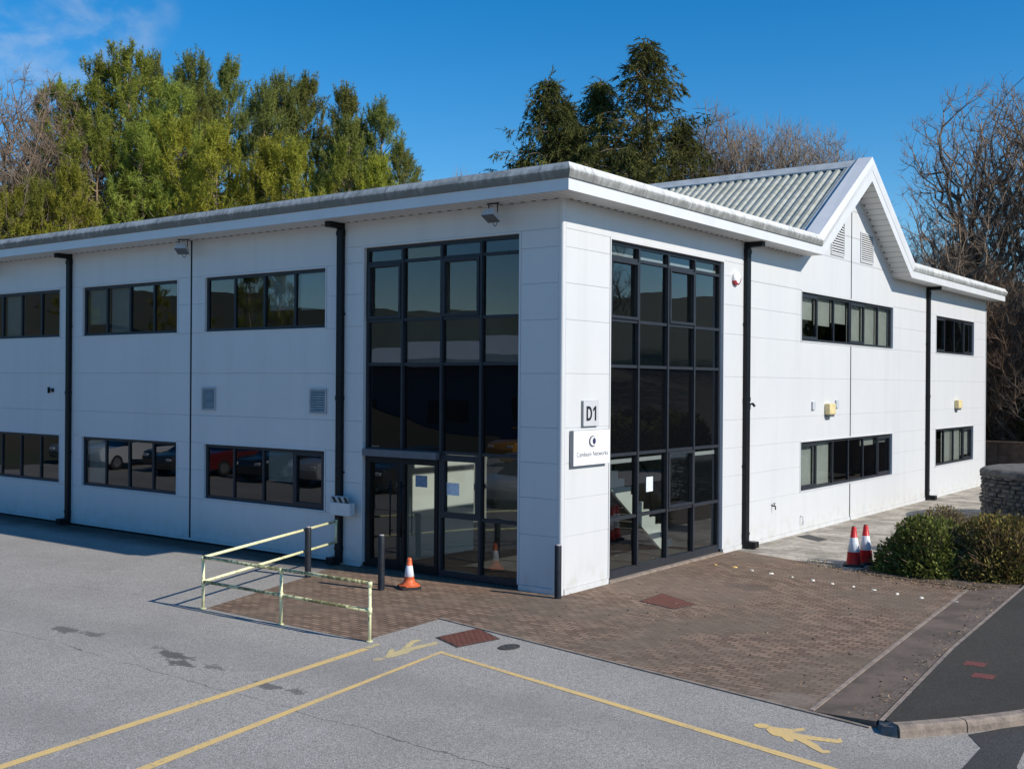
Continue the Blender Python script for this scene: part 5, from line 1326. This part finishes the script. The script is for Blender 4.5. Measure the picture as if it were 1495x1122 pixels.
lo = bpy.data.objects.new("fallen_leaves", arr_mesh("fallen_leaves", V, F, [leaf("dry_leaves", (.16,.10,.055), (.38,.29,.19), .1)])); COL.objects.link(lo); tag(lo, "dry leaves and grit scattered along the bed and the dirty strip", "leaves", None, 'stuff')
# ================================================================== across the car park (mirrored in the glass)
def car_meshes(col, seed):
    paint = bpy.data.materials.new("car_paint"); paint.use_nodes = True; p = paint.node_tree.nodes['Principled BSDF']
    p.inputs['Base Color'].default_value = (*col, 1); p.inputs['Roughness'].default_value = .25; p.inputs['Coat Weight'].default_value = .6
    prof = [(-2.1,.35), (-2.15,.6), (-2.05,.85), (-1.5,.95), (-1.0,1.0), (1.15,1.02), (1.9,.95), (2.1,.8), (2.12,.4), (2.0,.28), (-2.0,.28)]
    mb = MB(); W_ = .86
    def ring(y, k): return [(x*k, y, z) for x, z in prof]
    Rg = [ring(-W_, .97), ring(-W_*.94, 1.), ring(W_*.94, 1.), ring(W_, .97)]
    for a, c_ in zip(Rg, Rg[1:]):
        for k in range(len(prof)): k2 = (k+1) % len(prof); mb.face([a[k], a[k2], c_[k2], c_[k]], 0, True)
    mb.face(Rg[0]); mb.face(Rg[-1][::-1]); body = mb
    cb = MB(); lo = [(-1.15,-.78,.98), (1.75,-.78,.98), (1.75,.78,.98), (-1.15,.78,.98)]; hi = [(-.35,-.58,1.44), (1.2,-.58,1.46), (1.2,.58,1.46), (-.35,.58,1.44)]
    for k in range(4): k2 = (k+1) % 4; cb.face([lo[k], lo[k2], hi[k2], hi[k]])
    rf_ = MB(); rf_.box(ID, -.4, 1.25, -.6, .6, 1.43, 1.49)
    return paint, body, cb, rf_
WH = MB()
for r_, y0, y1, mi in ((.32,-.1,.1,0),): WH.tube((0,y0,0), (0,y1,0), r_, n=20)
RIM = MB(); RIM.tube((0,-.115,0), (0,.115,0), .2, n=16)
MT['car_glass'] = glass("car_glass", None, 1., (.01,.012,.014))
MT['rim'] = plain("wheel_rim", (.5,.5,.52), .3, .05, 5, .8)
def car(x, y, rz, col, label):
    paint, body, cb, rf_ = car_meshes(col, 0)
    o = empty("parked_car", label, "car", (x, y, 0), rz, "cars parked across the car park")
    body.build("body", paint, o, True, .05); cb.build("windows", MT['car_glass'], o); rf_.build("roof", paint, o, True, .03)
    for wx in (-1.3, 1.3):
        for wy in (-.78, .78):
            w = WH.build("wheel", MT['rubber'], o); w.location = (wx, wy, .32); q = RIM.build("rim", MT['rim'], w)
    for wy in (-.6, .6):
        mb = MB(); mb.box(ID, -2.13, -1.98, wy-.17, wy+.17, .62, .76); mb.build("headlight", MT['reflect'], o, True, .03)
        mb = MB(); mb.box(ID, 2.0, 2.12, wy-.15, wy+.15, .68, .82); mb.build("tail_light", MT['red_lens'], o, True, .03)
CARS = [(-9.8,-12.3,(.5,.52,.54),"silver car parked opposite the entrance doors"), (-15.6,-12.8,(.03,.03,.035),"black car parked opposite the first window"), (-18.5,-12.6,(.35,.36,.38),"grey car parked opposite the first window"), (-21.4,-12.9,(.02,.02,.025),"black car in the middle of the row opposite"), (-24.4,-12.6,(.14,.02,.022),"dark red car parked opposite the second window"), (-27.4,-12.8,(.04,.045,.05),"dark car parked left of the dark red car"), (-31.6,-12.7,(.5,.5,.5),"pale car near the left end of the opposite row"), (-34.6,-12.9,(.2,.22,.22),"dark grey car at the left end of the opposite row"), (-20.5,-27,(.6,.28,.03),"orange car parked in the far row opposite")]
for x, y, c_, l in CARS: car(x, y, R(-90)+random.uniform(-.04,.04), c_, l)
nb_ = empty("neighbouring_building", "grey clad unit with a pale roof edge across the car park", "building", (0,0,0))
mb = MB(); mb.box(ID, -54, 2, -62, -44, 0, 5.0); mb.build("wall", plain("grey_cladding", (.16,.17,.18), .6, .1, .5), nb_)
mb = MB(); mb.box(ID, -55, 3, -63, -43, 5.0, 5.5); mb.face([(-55,-43,5.5), (3,-43,5.5), (3,-53,7.2), (-55,-53,7.2)]); mb.face([(-55,-63,5.5), (3,-63,5.5), (3,-53,7.2), (-55,-53,7.2)]); mb.build("roof", MT['fascia'], nb_)
mb = MB()
for k in range(6): mb.box(ID, -51+k*8.6, -47+k*8.6, -44.0, -43.94, 1.0, 2.6)
mb.build("window_band", MT['car_glass'], nb_)
for i, (x, y, h) in enumerate([(-88,-43,13), (-80,-40,12), (-72,-42,14), (-65,-41,11), (-58,-42.0,13)]):
    finish("young_pine", ["yellow green pine at the far left across the car park", "second yellow green pine across the car park", "tallest yellow green pine across the car park", "lower yellow green pine across the car park", "yellow green pine beside the grey clad unit"][i], "tree", (x, y, -.05), i*1.7, "pines across the car park", PLOW[i % 3], (h/15, h/15, h/15))
# hedge and trees along the road to the right (mirrored in the gable glazing)
for i, (x, y, top, pr_, H0, l) in enumerate([(34,42,13,BIG1,18,"bare roadside tree right of the building"), (42,54,15,BIG2,18,"bare roadside tree farthest to the right"), (36,58,14,BIG1,18,"bare roadside tree behind the road bend")]):
    finish("bare_tree", l, "tree", (x, y, -.05), i*1.3, "roadside trees", pr_, (top/H0,)*3)
for i, (x, y) in enumerate([(16,28), (19.5,24), (22.5,32), (17.5,37), (23,42)]):
    finish("hedge_bush", ["rounded roadside bush nearest the building", "rounded roadside bush beside the road", "rounded roadside bush behind the road", "rounded roadside bush far along the road", "rounded roadside bush farthest along the road"][i], "shrub", (x, y, -.02), i, "roadside bushes", b1m, (2.4, 2.4, 2.0))
